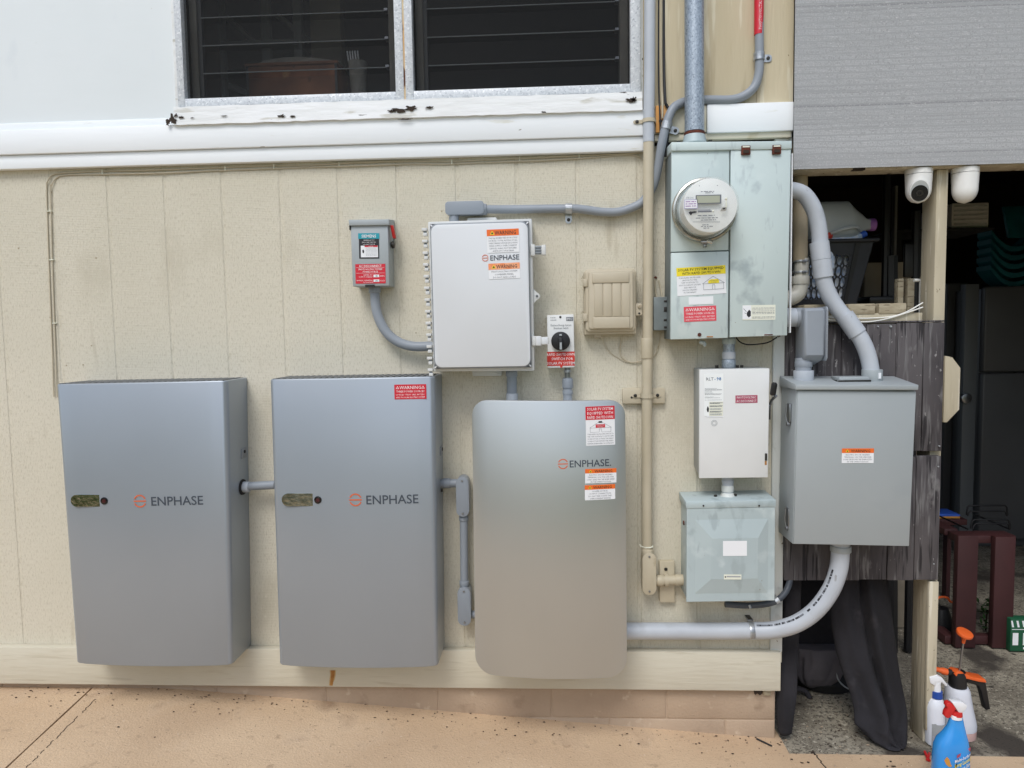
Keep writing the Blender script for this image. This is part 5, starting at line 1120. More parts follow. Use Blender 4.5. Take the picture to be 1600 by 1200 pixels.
# hexagonal timber bracket right of the post
pl = [W(*c, .0) for c in ((1477, 556), (1488, 558), (1501, 575), (1499, 640), (1480, 660), (1474, 660))]
o = MB(); o.prism([(p.x, p.z) for p in pl], -.0, .09, 'wood_post', .002); o.build('timber_bracket', CP)
# shade cloth
SHD = thing('shade_screen', 'grey woven shade cloth hanging above the carport opening', 'shade', (W(1420, 260, .03).x, -.05, zb0))
o = MB(); n = 40; xl = XT-.008; xs_ = lin(xl, 6, n); vs = []
for i, x in enumerate(xs_):
    for j in range(9):
        z = zb0+.002+(HT-zb0)*j/8; y = -.046+.0025*math.sin(x*9)*math.sin(j)
        vs.append((x, y, z))
m_ = len(vs); vs += [(x, y+.004, z) for x, y, z in vs]
fs = [(i*9+j, (i+1)*9+j, (i+1)*9+j+1, i*9+j+1) for i in range(n) for j in range(8)]; fs += [tuple(k+m_ for k in q)[::-1] for q in fs]
fs += [(i*9, m_+i*9, m_+(i+1)*9, (i+1)*9) for i in range(n)]+[(j, j+1, m_+j+1, m_+j) for j in range(8)]
V, f = o.faces(vs, fs, 'shade_fabric'); o.norm(f); o.build('cloth', SHD)
o = MB(); o.box(xl+.03, 6, -.045, -.031, zb0+.004, zb0+.03, 'shade_fabric', .004); o.build('hem_bar', SHD)
# weathered plank panels
def plank_panel(label, q, seams, y0, y1, shift=0):
    um, vm = (q[0]+q[2])/2, (q[1]+q[3])/2; x0, x1, z0, z1 = rect(*q, -y0)
    root = thing('plank_panel', label, 'panel', ((x0+x1)/2, y0, z0)); E_ = [x0]+[W(s_, vm, -y0).x for s_ in seams]+[x1]
    for i in range(len(E_)-1):
        o = MB(); dz_ = random.uniform(-.002, .002); dy = random.uniform(0, .003)
        o.box(E_[i]+.001, E_[i+1]-.001, y0+dy, y1, z0+dz_, z1+dz_, 'board_weathered', .002); o.build('plank', root)
    return root, (x0, x1, z0, z1)
PA, _ = plank_panel('upper weathered dark plank panel behind the grey cabinet', (1226, 506, 1474.5, 706), (1268, 1314, 1352, 1399, 1442), -.02, .0)
PBn, _ = plank_panel('lower weathered dark plank panel under the gap, ending above the black cloth', (1226, 714.5, 1469, 907), (1262, 1300, 1345, 1388, 1430), -.024, -.001)
for R_, pts_ in ((PA, ((1392, 510, 1.5), (1372, 510, 1.0), (1468, 697, 1.0))), (PBn, ((1466, 729, 1.1), (1459, 881, 1.0)))):
    for u, v, s_ in pts_:
        p = W(u, v, .0245); o = MB(); o.cyl((p.x, -.019, p.z), (p.x, -.0262, p.z), .0022*s_, 'ink_faint', 8); o.build('nail', R_)
x0, x1, z0, z1 = rect(1228, 490, 1442, 506, -.0)
o = MB(); o.box(x0, x1, .001, .04, z0-.01, z1, 'wood_post', .003); tag(o.build('rail'), 'pale wooden rail along the top of the upper plank panel', 'rail')
x0, x1, z0, z1 = rect(1226, 505, 1476, 509, .02); o = MB(); o.box(x0, x1, -.019, .0, z1+.0005, z1+.006, 'board_weathered', .001); o.build('top_strip', PA)

# pallet of planks on the rail carrying the basket
x0, x1, z0, z1 = rect(1235, 475, 1416, 492, -.0); 
PL = thing('pallet', 'low pallet of pale planks under the laundry basket', 'pallet', ((x0+x1)/2, .3, z0))
for (a, c) in ((1256, 1312), (1325, 1367.5), (1373, 1416)):
    xa_, xb_, _1, _2 = rect(a, 475, c, 492, -.0); o = MB(); o.box(xa_, xb_, -.002, .6, z0+.001, z1, 'wood_raw', .003); o.build('plank', PL)
o = MB(); o.box(x0, x1, .05, .6, z0-.04, z0-.0005, 'wood_raw', .003); o.build('board', PL)
zP = z1
# laundry basket
YB = .26
xr_, zr_ = W(1366, 380, -YB).x, W(1366, 378, -YB).z; xl_ = W(1222, 380, -YB).x; xbr = W(1343, 470, -YB).x
LB = thing('laundry_basket', 'black plastic laundry basket with oval holes full of empty bottles', 'basket', ((xl_+xr_)/2, YB+.13, zP))
zt = W(1320, 376, -YB).z; cxb = (xl_+xr_)/2; hw = (xr_-xl_)/2; hb = xbr-cxb; yc = YB+.16
o = MB()
# front wall with oval holes built as a lattice
cols_, rows_ = 10, 4; SF = .77; z_a, z_b = zP+.03, zt-.05
def bxp(s_, z): k = (z-zP)/(zt-zP); h = hb+(hw-hb)*k; return cxb+h*(2*s_-1)
def byp(z): return yc-(.13+.03*(z-zP)/(zt-zP))
def fp(s_, z, dy=0): return (bxp(s_, z), byp(z)+dy, z)
for j in range(rows_):
    for i in range(cols_):
        s0, s1 = i/cols_*SF, (i+1)/cols_*SF; za, zc_ = z_a+(z_b-z_a)*j/rows_, z_a+(z_b-z_a)*(j+1)/rows_; n = 16; ov = []; ou = []
        for k in range(n):
            t = 2*math.pi*(k+.5)/n; c, q_ = math.cos(t), math.sin(t); m1 = max(abs(c), abs(q_))
            ov.append(fp((s0+s1)/2+(s1-s0)*.38*c, (za+zc_)/2+(zc_-za)*.43*q_)); ou.append(fp((s0+s1)/2+(s1-s0)*.5*c/m1, (za+zc_)/2+(zc_-za)*.5*q_/m1))
        vs = ov+ou+[(x, y+.003, z) for x, y, z in ov]+[(x, y+.003, z) for x, y, z in ou]
        fs = []
        for k in range(n):
            k2 = (k+1) % n; fs += [(k, k2, n+k2, n+k), (2*n+k, 3*n+k, 3*n+k2, 2*n+k2), (k, 2*n+k, 2*n+k2, k2)]
        V, f = o.faces(vs, fs, 'basket_black')
def band(za, zb_, y_=0, t_=.003):
    o.hexa([fp(0, zb_, y_), fp(1, zb_, y_), fp(1, za, y_), fp(0, za, y_), fp(0, zb_, y_+t_), fp(1, zb_, y_+t_), fp(1, za, y_+t_), fp(0, za, y_+t_)], 'basket_black')
band(zP+.002, z_a); band(z_b, zt)
o.hexa([fp(SF, z_b), fp(1, z_b), fp(1, z_a), fp(SF, z_a), fp(SF, z_b, .003), fp(1, z_b, .003), fp(1, z_a, .003), fp(SF, z_a, .003)], 'basket_black')
def side(s_):
    a = fp(s_, zt); c = fp(s_, zP+.002); e = .003 if s_ else -.003
    o.hexa([a, (a[0], a[1]+.30, a[2]), (c[0], c[1]+.25, c[2]), c, (a[0]-e, a[1], a[2]), (a[0]-e, a[1]+.30, a[2]), (c[0]-e, c[1]+.25, c[2]), (c[0]-e, c[1], c[2])], 'basket_black')
side(0); side(1)
a = fp(0, zt, .3); c = fp(1, zP+.002, .26); o.box(a[0], -a[0]+2*cxb, a[1], a[1]+.003, zP+.002, zt, 'basket_black'); o.box(bxp(0, zP)+.003, bxp(1, zP)-.003, yc-.12, yc+.13, zP+.001, zP+.006, 'basket_black')
o.build('shell', LB, sharp=.4)
o = MB(); r_ = [(bxp(0, zt)-.008, byp(zt)-.008, zt), (bxp(1, zt)+.010, byp(zt)-.008, zt), (bxp(1, zt)+.010, byp(zt)+.31, zt), (bxp(0, zt)-.008, byp(zt)+.31, zt)]
for k in range(4): o.tube([r_[k], r_[(k+1) % 4]], .0065, 'basket_black', 10)
o.build('rim', LB)
# corner rib seen as a dark fold
o = MB(); o.hexa([fp(.80, zt-.01, -.004), fp(.86, zt-.01, -.004), fp(.84, zP+.004, -.004), fp(.79, zP+.004, -.004), fp(.80, zt-.01, 0), fp(.86, zt-.01, 0), fp(.84, zP+.004, 0), fp(.79, zP+.004, 0)], 'black_plastic'); o.build('corner_rib', LB)
# bottles inside (small, glimpsed through the holes)
BOT = []
rn = random.Random(5)
for i in range(9):
    x = cxb-hb+.03+i*(2*hb-.06)/8; z = zP+.03+rn.choice((0, .07)); r0 = .026
    t = thing('plastic_bottle', 'clear empty bottle with a cap inside the black laundry basket', 'bottle', (x, yc-.098, zP+.008), 'empty bottles in the laundry basket')
    h_ = .17+rn.uniform(-.02, .03); o = MB(); o.loft([(x, yc-.098, zP+.008, r0*.9, r0*.9), (x, yc-.098, zP+.02, r0, r0), (x, yc-.098, zP+h_*.7, r0, r0), (x, yc-.098, zP+h_*.9, .012, .012), (x, yc-.098, zP+h_, .012, .012)], 'bottle_clear', 16); o.build('body', t)
    o = MB(); o.cyl((x, yc-.098, zP+h_), (x, yc-.098, zP+h_+.014), .014, rn.choice(('cap_blue', 'label_white')), 12, bev=.002); o.build('cap', t)
# caps showing above the rim
t = thing('plastic_bottle', 'bottle with orange-red cap on the rim of the laundry basket', 'bottle', tuple(W(1294, 378, -YB-.03)))
p = W(1294, 368, -YB-.03); o = MB(); o.ball((p.x, p.y, p.z), .017, 'cap_red', 1, 1, 1.1, 14); o.build('cap', t); o = MB(); o.loft([(p.x, p.y, zt-.10, .026, .026), (p.x, p.y, zt-.04, .026, .026), (p.x, p.y, p.z-.012, .011, .011)], 'bottle_clear', 16); o.build('body', t)
t = thing('plastic_bottle', 'bottle with blue cap under the purple capped jug', 'bottle', tuple(W(1350, 376, -YB-.03)))
p = W(1350, 366, -YB-.05); o = MB(); o.cyl((p.x-.012, p.y, p.z-.006), (p.x+.006, p.y, p.z+.004), .0125, 'cap_blue', 14, bev=.002); o.build('cap', t); o = MB(); a = Vector((p.x-.012, p.y, p.z-.006)); o.tube([a, a+Vector((-.02, 0, -.006)), a+Vector((-.05, 0, -.018)), a+Vector((-.14, 0, -.03))], [.012, .014, .026, .028], 'bottle_clear', 16); o.build('body', t)
# jug lying on the basket
a = W(1283, 348, -YB-.09); c = W(1358, 346, -YB-.09)
JG = thing('plastic_jug', 'translucent milk jug with purple cap lying on the laundry basket', 'jug', (a.x, a.y, W(1300, 375, -YB-.09).z))
sc = 1110/(2.437+YB+.09); ph = lambda px: px/sc
yj = YB+.09; prof = [(-.10, .062), (-.09, .075), (-.03, .078), (.02, .078), (.055, .078), (.085, .060), (.115, .040), (.135, .024), (.15, .021)]
xj = W(1330, 348, -yj).x-.085; zj = W(1330, 347, -yj).z
o = MB(); vs = []; n = 28
for dx, r_ in prof:
    for k in range(n):
        t = 2*math.pi*k/n; c_, q_ = math.cos(t), math.sin(t); e = .62; f_ = 1-.12*math.sin(dx*60)*max(0, -q_)*.3
        vs.append((xj+dx, yj+r_*abs(c_)**e*(1 if c_ > 0 else -1), zj-.002+r_*abs(q_)**e*(1 if q_ > 0 else -1)*f_*.98-(.010 if dx > .08 else 0)))
fs = [(i*n+k, i*n+(k+1) % n, (i+1)*n+(k+1) % n, (i+1)*n+k) for i in range(len(prof)-1) for k in range(n)]+[tuple(range(n)), tuple(range((len(prof)-1)*n, len(prof)*n))[::-1]]
V, f = o.faces(vs, fs, 'jug_clear', True); o.norm(f); o.build('body', JG)
o = MB(); o.cyl((xj+.148, yj, zj-.012), (xj+.172, yj, zj-.012), .0235, 'cap_purple', 20, bev=.002); o.build('cap', JG)
o = MB(); o.tube(spline([(xj-.02, yj-.075, zj-.05), (xj+.03, yj-.088, zj-.035), (xj+.075, yj-.075, zj-.030), (xj+.10, yj-.05, zj-.04)]), .006, 'jug_clear', 8); o.build('handle', JG)

# drain pipe
DP = thing('drain_pipe', 'beige vertical drain pipe with clamped coupling and white elbow behind the curved conduit', 'pipe', (W(1251, 440, -.05).x, .05, W(1251, 470, -.05).z))
o = MB(); o.tube([tuple(W(1250, 262, -.06)), tuple(W(1250, 408, -.06))], .0245, 'drain_beige', 24); o.build('pipe', DP)
o = MB(); ring(o, W(1252, 420, -.06), Z_, .0235, .07, 'drain_white'); o.build('coupling', DP)
o = MB()
for v in (408.5, 425.5): ring(o, W(1251, v, -.06), Z_, .0265, .007, 'zinc_strap', 24, .001); p = W(1254, v, -.03); o.cyl((p.x, p.y+.002, p.z), (p.x+.012, p.y+.002, p.z), .004, 'steel', 8)
o.build('hose_clamp', DP)
o = MB(); o.tube(spline([tuple(W(1250, 432, -.06)), tuple(W(1250, 445, -.06)), tuple(W(1246, 458, -.06)), tuple(W(1234, 466, -.06)), tuple(W(1215, 468, -.06))]), .027, 'drain_white', 24); ring(o, W(1250, 438, -.06), Z_, .0305, .028, 'drain_white'); o.build('elbow', DP)

# grey main cabinet
LC = thing('main_panel_cabinet', 'large plain grey electrical cabinet with hooded top mounted on weathered planks', 'electrical cabinet', (W(1335, 853, .1).x, -.1, W(1335, 853, .17).z))
D = .17; ql = Quad((1245, 609), (1431.5, 610), (1420.5, 854), (1239, 850.5), D)
o = MB(); o.hexa(ql.pts(-D+.004)+[(p[0], -.026, p[2]) for p in ql.pts(0)], 'cabinet_grey', .002); o.build('box', LC)
o = MB(); q_ = Quad((1246, 611), (1431, 612), (1420, 853), (1240, 849.5), D); o.hexa([(p[0], -D-.002, p[2]) for p in q_.pts(0)]+[(p[0], -D+.0035, p[2]) for p in q_.pts(0)], 'cabinet_grey', .0015); o.build('door', LC)
o = MB(); q_ = Quad((1243.5, 601), (1435.5, 601.5), (1435, 609.5), (1243, 609), D+.012); b4 = q_.pts(-D-.012); k4 = [(p[0], -.025, p[2]+.018) for p in b4[:2]]+[(p[0], -.025, p[2]) for p in b4[2:]]; o.hexa(b4+k4, 'cabinet_grey', .002); hdd = o.build('hood', LC)
zT = b4[0][2]
o = MB(); xl_c = ql.at(0, .5)[0]
for v in (645, 808):
    p = W(1236, v, .12); o.box(xl_c-.006, xl_c+.002, -.13, -.10, p.z-.03, p.z+.03, 'steel', .002); o.tube([(xl_c-.009, -.115, p.z+.03), (xl_c-.012, -.115, p.z-.01), (xl_c-.008, -.12, p.z-.034)], .003, 'steel', 8); o.cyl((xl_c-.002, -.12, p.z-.036), (xl_c-.011, -.12, p.z-.036), .007, 'steel', 12)
o.build('side_latch', LC)
orange_warning(rect(1315, 700.5, 1365, 723.5, D+.002), -D-.002, ('ELECTRIC SHOCK HAZARD', 'TERMINALS ON THE LINE AND', 'LOAD SIDES MAY BE ENERGIZED', 'IN THE OPEN POSITION'), LC, rot=-.3, split=.31)
# blank hub plate on top
pa, pb = W(1306, 597, .13), W(1361, 599, .12)
zt_ = zT+.006; o = MB(); o.box(W(1305, 597, .1).x, W(1352, 597, .1).x, -.13, -.06, zt_-.006, zt_+.012, 'cabinet_grey', .003); o.box(W(1304, 597, .1).x-.004, W(1352, 597, .1).x+.004, -.135, -.055, zt_-.004, zt_+.004, 'screw_dark', .001); o.build('hub_plate', LC)

# right curved conduit from the meter cabinet into the grey cabinet
C = conduit('large_conduit', 'thick pale conduit snaking from the meter cabinet down into the hooded grey cabinet', 'conduit',
            [(1222, 297, .05), (1238, 297, .05), (1256, 304, .05), (1271, 326, .05), (1279, 355, .05), (1282, 390, .05), (1285, 428, .052), (1294, 458, .055), (1310, 484, .06), (1332, 510, .07), (1349, 537, .08), (1358, 563, .085), (1362, 590, .09), (1362, 600, .09)], .0255, 'pale_pvc', n=28)
p1, p2 = W(1281.5, 392, .05), W(1286, 428, .052)
o = MB(); ax = (p2-p1).normalized()
o.tube([tuple(p1-ax*.028), tuple(p1+ax*.029)], .0305, 'pale_pvc', 28); o.tube([tuple(p1+ax*.030), tuple(p2+ax*.012)], .0305, 'pale_pvc', 28); o.build('coupling', C)
p1, p2 = W(1322, 497, .065), W(1340, 522, .075); ax = (p2-p1).normalized(); o = MB(); o.tube([tuple(p1-ax*.01), tuple(p2)], .029, 'pale_pvc', 28); o.build('coupling', C)
coupling(C, W(1362.5, 587, .09), Z_, .0315, .04, 'cabinet_grey', 'hub')
o = MB(); p = W(1373, 587, .12); o.box(p.x-.002, p.x+.006, -.124, -.118, p.z-.009, p.z+.009, 'label_white'); o.build('blank_label', C)
# conduit body right
C = thing('conduit', 'stubby grey conduit with a large rounded body between meter cabinet and hooded cabinet', 'conduit', (W(1255, 600, .08).x, -.08, W(1255, 600, .08).z))
o = MB(); o.tube(P3([(1228, 496, .06), (1262, 496, .06)]), .0285, 'grey_pvc', 24); o.build('pipe', C)
coupling(C, W(1234, 496, .06), X_, .0305, .034, 'pale_pvc'); coupling(C, W(1249, 496, .06), X_, .0315, .030, 'grey_pvc')
x0, x1, z0, z1 = rect(1253, 480, 1286, 564, .085)
o = MB(); o.extr([(x0-.004, y, z) for y, z in ((-.035, z1-.004), (-.11, z1-.002), (-.118, z1-.012), (-.118, z0+.02), (-.10, z0+.002), (-.03, z0-.018), (-.028, z1-.02))], (x1-x0, 0, 0), 'grey_pvc', .010, 3); bd_ = o.build('conduit_body', C)
o = MB(); o.extr([(x1-.0035, y, z) for y, z in ((-.03, z1), (-.115, z1+.001), (-.122, z1-.008), (-.122, z0+.012), (-.114, z0+.001), (-.03, z0+.0))], (.006, 0, 0), 'grey_pvc', .0025, 2); o.build('cover_plate', bd_)
o = MB(); o.tube([tuple(W(1255, 560, .075)), tuple(W(1255, 600, .085))], .0255, 'grey_pvc', 24); ring(o, W(1255.5, 569, .078), Z_, .0275, .018, 'grey_pvc'); ring(o, W(1255.5, 588, .085), Z_, .0315, .038, 'pale_pvc'); o.build('down_pipe', C)

# white cords behind
for lab, pts_ in (('upper of two thin white cords stretched across the rail', [(1284, 493, .03), (1305, 496.5, .008), (1350, 497.5, .006), (1390, 495, .006), (1415, 488, .006), (1442, 473, .006)]),
                  ('lower of two thin white cords stretched across the rail', [(1284, 498, .03), (1310, 501, .028), (1350, 503, .028), (1380, 499.5, .01), (1410, 491, .006), (1442, 480, .006)])):
    o = MB(); o.tube(spline(P3(pts_), 6), .0022, 'white_cord', 8); tag(o.build('cord'), lab, 'cord')

# security cameras
def secam(u, label, lens):
    x0, x1, z0, z1 = rect(u-20, 268, u+20, 318, -.0); c = ((x0+x1)/2, .0); r_ = (x1-x0)/2; zt_ = zb0-.0005; h_ = zt_-z0
    t = thing('security_camera', label, 'camera', (c[0], c[1], zt_))
    o = MB(); o.loft([(c[0], c[1], zt_, r_, r_), (c[0], c[1], zt_-.016, r_*.995, r_*.995)], 'camera_white', 40); o.build('base', t)
    o = MB(); S_ = [(c[0], c[1], zt_-.0175, r_*.985, r_*.985)]; hh = h_-.0175
    for k in range(1, 16):
        s_ = k/15; z = zt_-.0175-hh*s_; rr = r_*(.985-.10*s_) if s_ < .5 else r_*.935*math.sqrt(max(.0, 1-((s_-.5)/.5)**2.2)); S_.append((c[0], c[1], z, max(rr, .0005), max(rr, .0005)))
    o.loft(S_, 'camera_white', 40); bd_ = o.build('body', t)
    if lens:
        L = Vector((-.38, -1, -.26)).normalized(); ctr = Vector((c[0], c[1], zt_-.066)); f = L*(r_*.86)
        o = MB(); m4 = Matrix.Translation(ctr+f)@L.to_track_quat('Z', 'Y').to_matrix().to_4x4()
        def disc(rx, ry, d0, d1, m): 
            vs = [m4@Vector((rx*math.cos(t_*R(10)), ry*math.sin(t_*R(10)), d)) for d in (d0, d1) for t_ in range(36)]
            fs = [(k, (k+1) % 36, 36+(k+1) % 36, 36+k) for k in range(36)]+[tuple(range(36)), tuple(range(36, 72))[::-1]]
            V, f_ = o.faces(vs, fs, m, True); o.norm(f_)
        disc(.0285, .036, -.022, .0040, 'camera_white'); disc(.0262, .0335, .002, .0055, 'camera_grey'); o.build('lens_frame', bd_)
        o = MB(); m4 = m4@Matrix.Translation((0, -.006, 0)); disc(.0240, .0250, .004, .0085, 'black_gloss'); disc(.010, .010, .008, .0095, 'screw_dark'); disc(.0055, .0055, .009, .0105, 'black_gloss'); o.build('lens', bd_)
secam(1435, 'white dome security camera with black lens left of the post', True)
secam(1507.5, 'white dome security camera seen from behind right of the post', False)

# ------------------------------------------------------------------ things in the dark carport
# beige cabinet and table edge behind the basket
x0, x1, z0, z1 = rect(1358, 408, 1442, 490, -.9)
o = MB(); o.box(x0, x1+.1, .95, 1.3, ZR, z1, 'interior_pale', .004); tag(o.build('side_cabinet'), 'dull beige cabinet in the shade behind the laundry basket', 'cabinet')
t = thing('folding_chair', 'dark folding chair leaning in the shade left of the post', 'chair', (W(1395, 480, -.7).x, .7, ZR))
for pts_, r_ in (([(1386, 270), (1384, 470)], .016), ([(1392, 400), (1404, 470)], .028), ([(1432, 330), (1432, 440)], .018)):
    a = [tuple(W(u, v, -.7)) for u, v in pts_]; a[1] = (a[1][0], .7, ZR+.0); o = MB(); o.tube(a, r_, 'black_plastic', 8); o.build('leg', t)
x0, x1, z0, z1 = rect(1352, 463, 1425, 474, -.7); o = MB(); o.box(x0, x1, .66, 1.0, z0, z1, 'black_plastic', .008); o.build('seat', t)
x0, x1, z0, z1 = rect(1412, 380, 1440, 415, -.7); o = MB(); o.box(x0, x1, .69, .71, z0-.05, z1, 'black_plastic', .008); o.build('backrest', t)
a = W(1399, 290, -.8); c = W(1396, 400, -.8); o = MB(); o.box(a.x, a.x+.012, .8, .83, ZR, a.z, 'jamb_grey', .002); tag(o.build('upright_stick'), 'thin pale stick standing in the dark behind the laundry basket', 'stick')
o = MB(); pp = [tuple(W(1428, 438, -.12)), tuple(W(1437, 438, -.12)), tuple(W(1439, 441, -.12)), tuple(W(1438, 489, -.12))]; o.tube(pp, .0058, 'white_cord', 10)
tag(o.build('white_pipe'), 'thin white bent pipe standing on the rail just left of the post', 'pipe')
for k, (u0, u1) in enumerate(((1403, 1412), (1418, 1429))):
    x0, x1, z0, z1 = rect(u0, 435, u1, 490, -.2); o = MB(); o.box(x0, x1, .2, .23, z0-.02, z1, 'wood_raw', .003); tag(o.build('wood_stake'), ('left' if k == 0 else 'right')+' one of two short wood stakes near the white bent pipe', 'stake')

# fridges
def fridge(label, q, y, seam, dep, handle=None):
    x0, x1, z0, z1 = rect(*q, -y); z0 = ZR+.001; t = thing('refrigerator', label, 'refrigerator', ((x0+x1)/2, y+dep/2, z0))
    o = MB(); o.box(x0+.01, x1-.01, y+.06, y+dep, z0, z1-.01, 'fridge_dark', .01); o.build('body', t)
    zs = W((q[0]+q[2])/2, seam, -y).z if seam else None
    L = [(z0+.06, z1)] if not zs else [(z0+.06, zs-.004), (zs+.004, z1)]
    for a_, c_ in L:
        o = MB(); o.box(x0, x1, y, y+.055, a_, c_, 'fridge_dark', .012, 3); d = o.build('door', t)
        if handle:
            o = MB(); o.box(x0+.02, x0+.045, y-.03, y, (c_ if a_ < z0+.1 else a_)-.0-(.35 if a_ < z0+.1 else -.03), (c_ if a_ < z0+.1 else a_)+(-.03 if a_ < z0+.1 else .3), 'fridge_edge', .006); o.build('handle', d)
    return x0, x1, y
YF = G(1590, 858, ZR).y
fridge('dark grey refrigerator with a freezer door, nearer the right edge', (1534, 446, 1720, 860), YF, 581, .75)
x0, x1, y = fridge('tall narrow dark refrigerator behind the post', (1476, 442, 1508, 800), YF+.35, None, .6)
o = MB(); YT = YF-.07; a, c = W(1505, 600, -YT).x, W(1526, 600, -YT).x; o.box(a, c, YT, YT+.06, ZR+.001, W(1510, 444, -YT).z, 'fridge_edge', .004); tag(o.build('trim_post'), 'grey painted trim standing between the two refrigerators', 'trim')
p = W(1507, 622, -YT+.03); o = MB(); o.cyl((p.x, YT-.001, p.z), (p.x, YT-.06, p.z), .022, 'steel', 18, r1=.032, bev=.003); tag(o.build('door_knob'), 'round metal knob on the grey trim in the shade', 'knob')
zf_ = W(1580, 446, -YF-.1).z
# carton up high, and its shelf
x0, x1, z0, z1 = rect(1487, 317, 1545, 356, -1.3)
t = thing('shelf_board', 'dark high shelf holding the louvred carton behind the post', 'shelf', ((x0+x1)/2, 1.5, z0-.03)); o = MB(); o.box(x0-.3, x1+.02, 1.28, 1.62, z0-.014, z0-.001, 'seal_black', .003); o.build('board', t)
o = MB(); o.box(x0-.28, x0-.24, 1.3, 1.34, ZR, z0-.014, 'seal_black'); o.build('leg', t)
t = thing('carton', 'greyish carton with slatted side on the dark shelf behind the right camera', 'carton', ((x0+x1)/2, 1.4, z0)); o = MB(); o.box(x0, x1, 1.3, 1.6, z0, z1, 'cardboard', .004)
for k in range(5): z = z0+(z1-z0)*(k+.7)/5.6; o.box(x0+.01, x1-.01, 1.297, 1.3, z, z+.008, 'cloth_grey')
o.build('box', t)
# teal stacked chairs on the fridge
t = thing('teal_chair_stack', 'stack of teal plastic chairs on top of the right refrigerator', 'chairs', (W(1585, 440, -YF).x, YF+.2, zf_))
cx_ = W(1556, 400, -YF).x
for k in range(5):
    z = zf_+.01+k*.055; o = MB(); n = 14; vs = []
    for i in range(n+1):
        s_ = i/n; x = cx_+.42*s_; zz = z+.12*(1-math.sin(math.pi*min(1, s_*1.4)))**1.2*.9+.01; vs.append((x, zz))
    o.prism([(x, zz) for x, zz in vs]+[(x, zz-.030) for x, zz in vs[::-1]], YF+.05, YF+.20, 'teal_plastic', .0); o.build('chair', t)
p0_ = W(1568, 322, -YF-.2); o = MB(); o.hexa([(p0_.x, YF+.2, p0_.z), (p0_.x+.4, YF+.2, p0_.z), (p0_.x+.4, YF+.1, zf_+.3), (p0_.x-.02, YF+.1, zf_+.3), (p0_.x, YF+.23, p0_.z), (p0_.x+.4, YF+.23, p0_.z), (p0_.x+.4, YF+.13, zf_+.3), (p0_.x-.02, YF+.13, zf_+.3)], 'teal_plastic', .01); o.build('backrest', t)

# maroon rack
pL = G(1500, 1013, ZR); yR = pL.y
RK = thing('wooden_rack', 'dark maroon slatted wooden stand on the carport floor', 'rack', (W(1538, 1010, -yR).x, yR, ZR))
def rb(u0, v0, u1, v1, y0, y1, nm='slat', z0f=None):
    x0, x1, z0, z1 = rect(u0, v0, u1, v1, -y0); o = MB(); o.box(x0, x1, y0, y1, z0f if z0f is not None else z0, z1, 'maroon_paint', .004); o.build(nm, RK)
rb(1495, 837, 1527, 1017, yR, yR+.035, z0f=ZR+.001); rb(1553, 839, 1585, 1018, yR, yR+.035, z0f=ZR+.001)
x0, x1, z0, z1 = rect(1497, 837, 1584, 849, -yR-.036); o = MB(); o.box(x0, x1+.01, yR+.036, yR+.12, z0, z1, 'maroon_paint', .004); o.build('top_rail', RK)
o = MB(); o.box(x0, x1+.01, yR+.036, yR+.08, ZR+.001, ZR+.04, 'maroon_paint', .004); o.build('bottom_rail', RK)
o = MB(); a = W(1503, 838, -yR); o.hexa([(a.x-.01, yR+.12, a.z), (a.x+.05, yR+.12, a.z), (a.x+.05, yR+.12, a.z-.03), (a.x-.01, yR+.12, a.z-.03), (a.x-.01-.0, yR+.62, a.z), (a.x+.05, yR+.62, a.z), (a.x+.05, yR+.62, a.z-.03), (a.x-.01, yR+.62, a.z-.03)], 'maroon_paint', .003); o.build('side_rail', RK)
o = MB(); a = W(1492, 990, -yR); o.box(a.x-.02, a.x+.03, yR+.04, yR+.6, ZR+.001, ZR+.04, 'maroon_paint', .003); o.box(a.x-.02, a.x+.03, yR+.56, yR+.6, ZR+.04, W(1503, 838, -yR).z-.03, 'maroon_paint', .003); o.build('back_leg', RK)
zr = W(1540, 838, -yR).z
# wire rack resting on it
WR = thing('wire_rack', 'black wire file rack resting on top of the maroon wooden stand', 'rack', (W(1540, 838, -yR-.1).x, yR+.1, zr))
for k, (u0, u1, v0, y) in enumerate(((1512, 1573, 790, .36), (1514, 1572, 799, .34), (1519, 1577, 812, .12), (1522, 1576, 818, .10))):
    a = W(u0, v0, -yR-y); c = W(u1, v0, -yR-y); b0 = W(u0-3, 838, -yR-y); o = MB()
    o.tube([(b0.x, yR+y, zr+.002), (a.x, yR+y, a.z-.008), (a.x+.008, yR+y, a.z), (c.x-.008, yR+y, a.z), (c.x, yR+y, a.z-.008), (c.x+.005, yR+y, zr+.002)], .004, 'wire_black', 8); o.build('wire_frame', WR)
o = MB(); 
for u in (1512, 1577): a = W(u, 830, -yR-.1); o.tube([(a.x, yR+.1, zr+.004), (a.x, yR+.36, zr+.004)], .004, 'wire_black', 8)
o.build('base_wire', WR)
# books
for k, (m, lab) in enumerate((('book_orange', 'thin orange book lying in the shade behind the post'), ('cap_blue', 'thin blue folder lying on the orange book behind the post'))):
    x0, x1, z0, z1 = rect(1464, 806-4*k, 1500, 810-4*k, -yR-.5); z_ = W(1487, 810, -yR-.5).z+k*.0105
    o = MB(); o.box(x0, x1, yR+.5, yR+.62, z_, z_+.010, m, .001); tag(o.build('book'), lab, 'book')
x0, x1, z0, z1 = rect(1440, 812, 1508, 822, -yR-.5); z_ = W(1487, 810, -yR-.5).z
t = thing('low_shelf', 'dark brown low shelf carrying the books behind the post', 'shelf', ((x0+x1)/2, yR+.6, ZR)); o = MB(); o.box(x0, x1, yR+.48, yR+.8, z_-.03, z_-.0005, 'maroon_paint', .003); o.build('board', t)
for x in (x0+.02, x1-.03): o = MB(); o.box(x, x+.02, yR+.6, yR+.64, ZR, z_-.03, 'maroon_paint'); o.build('leg', t)
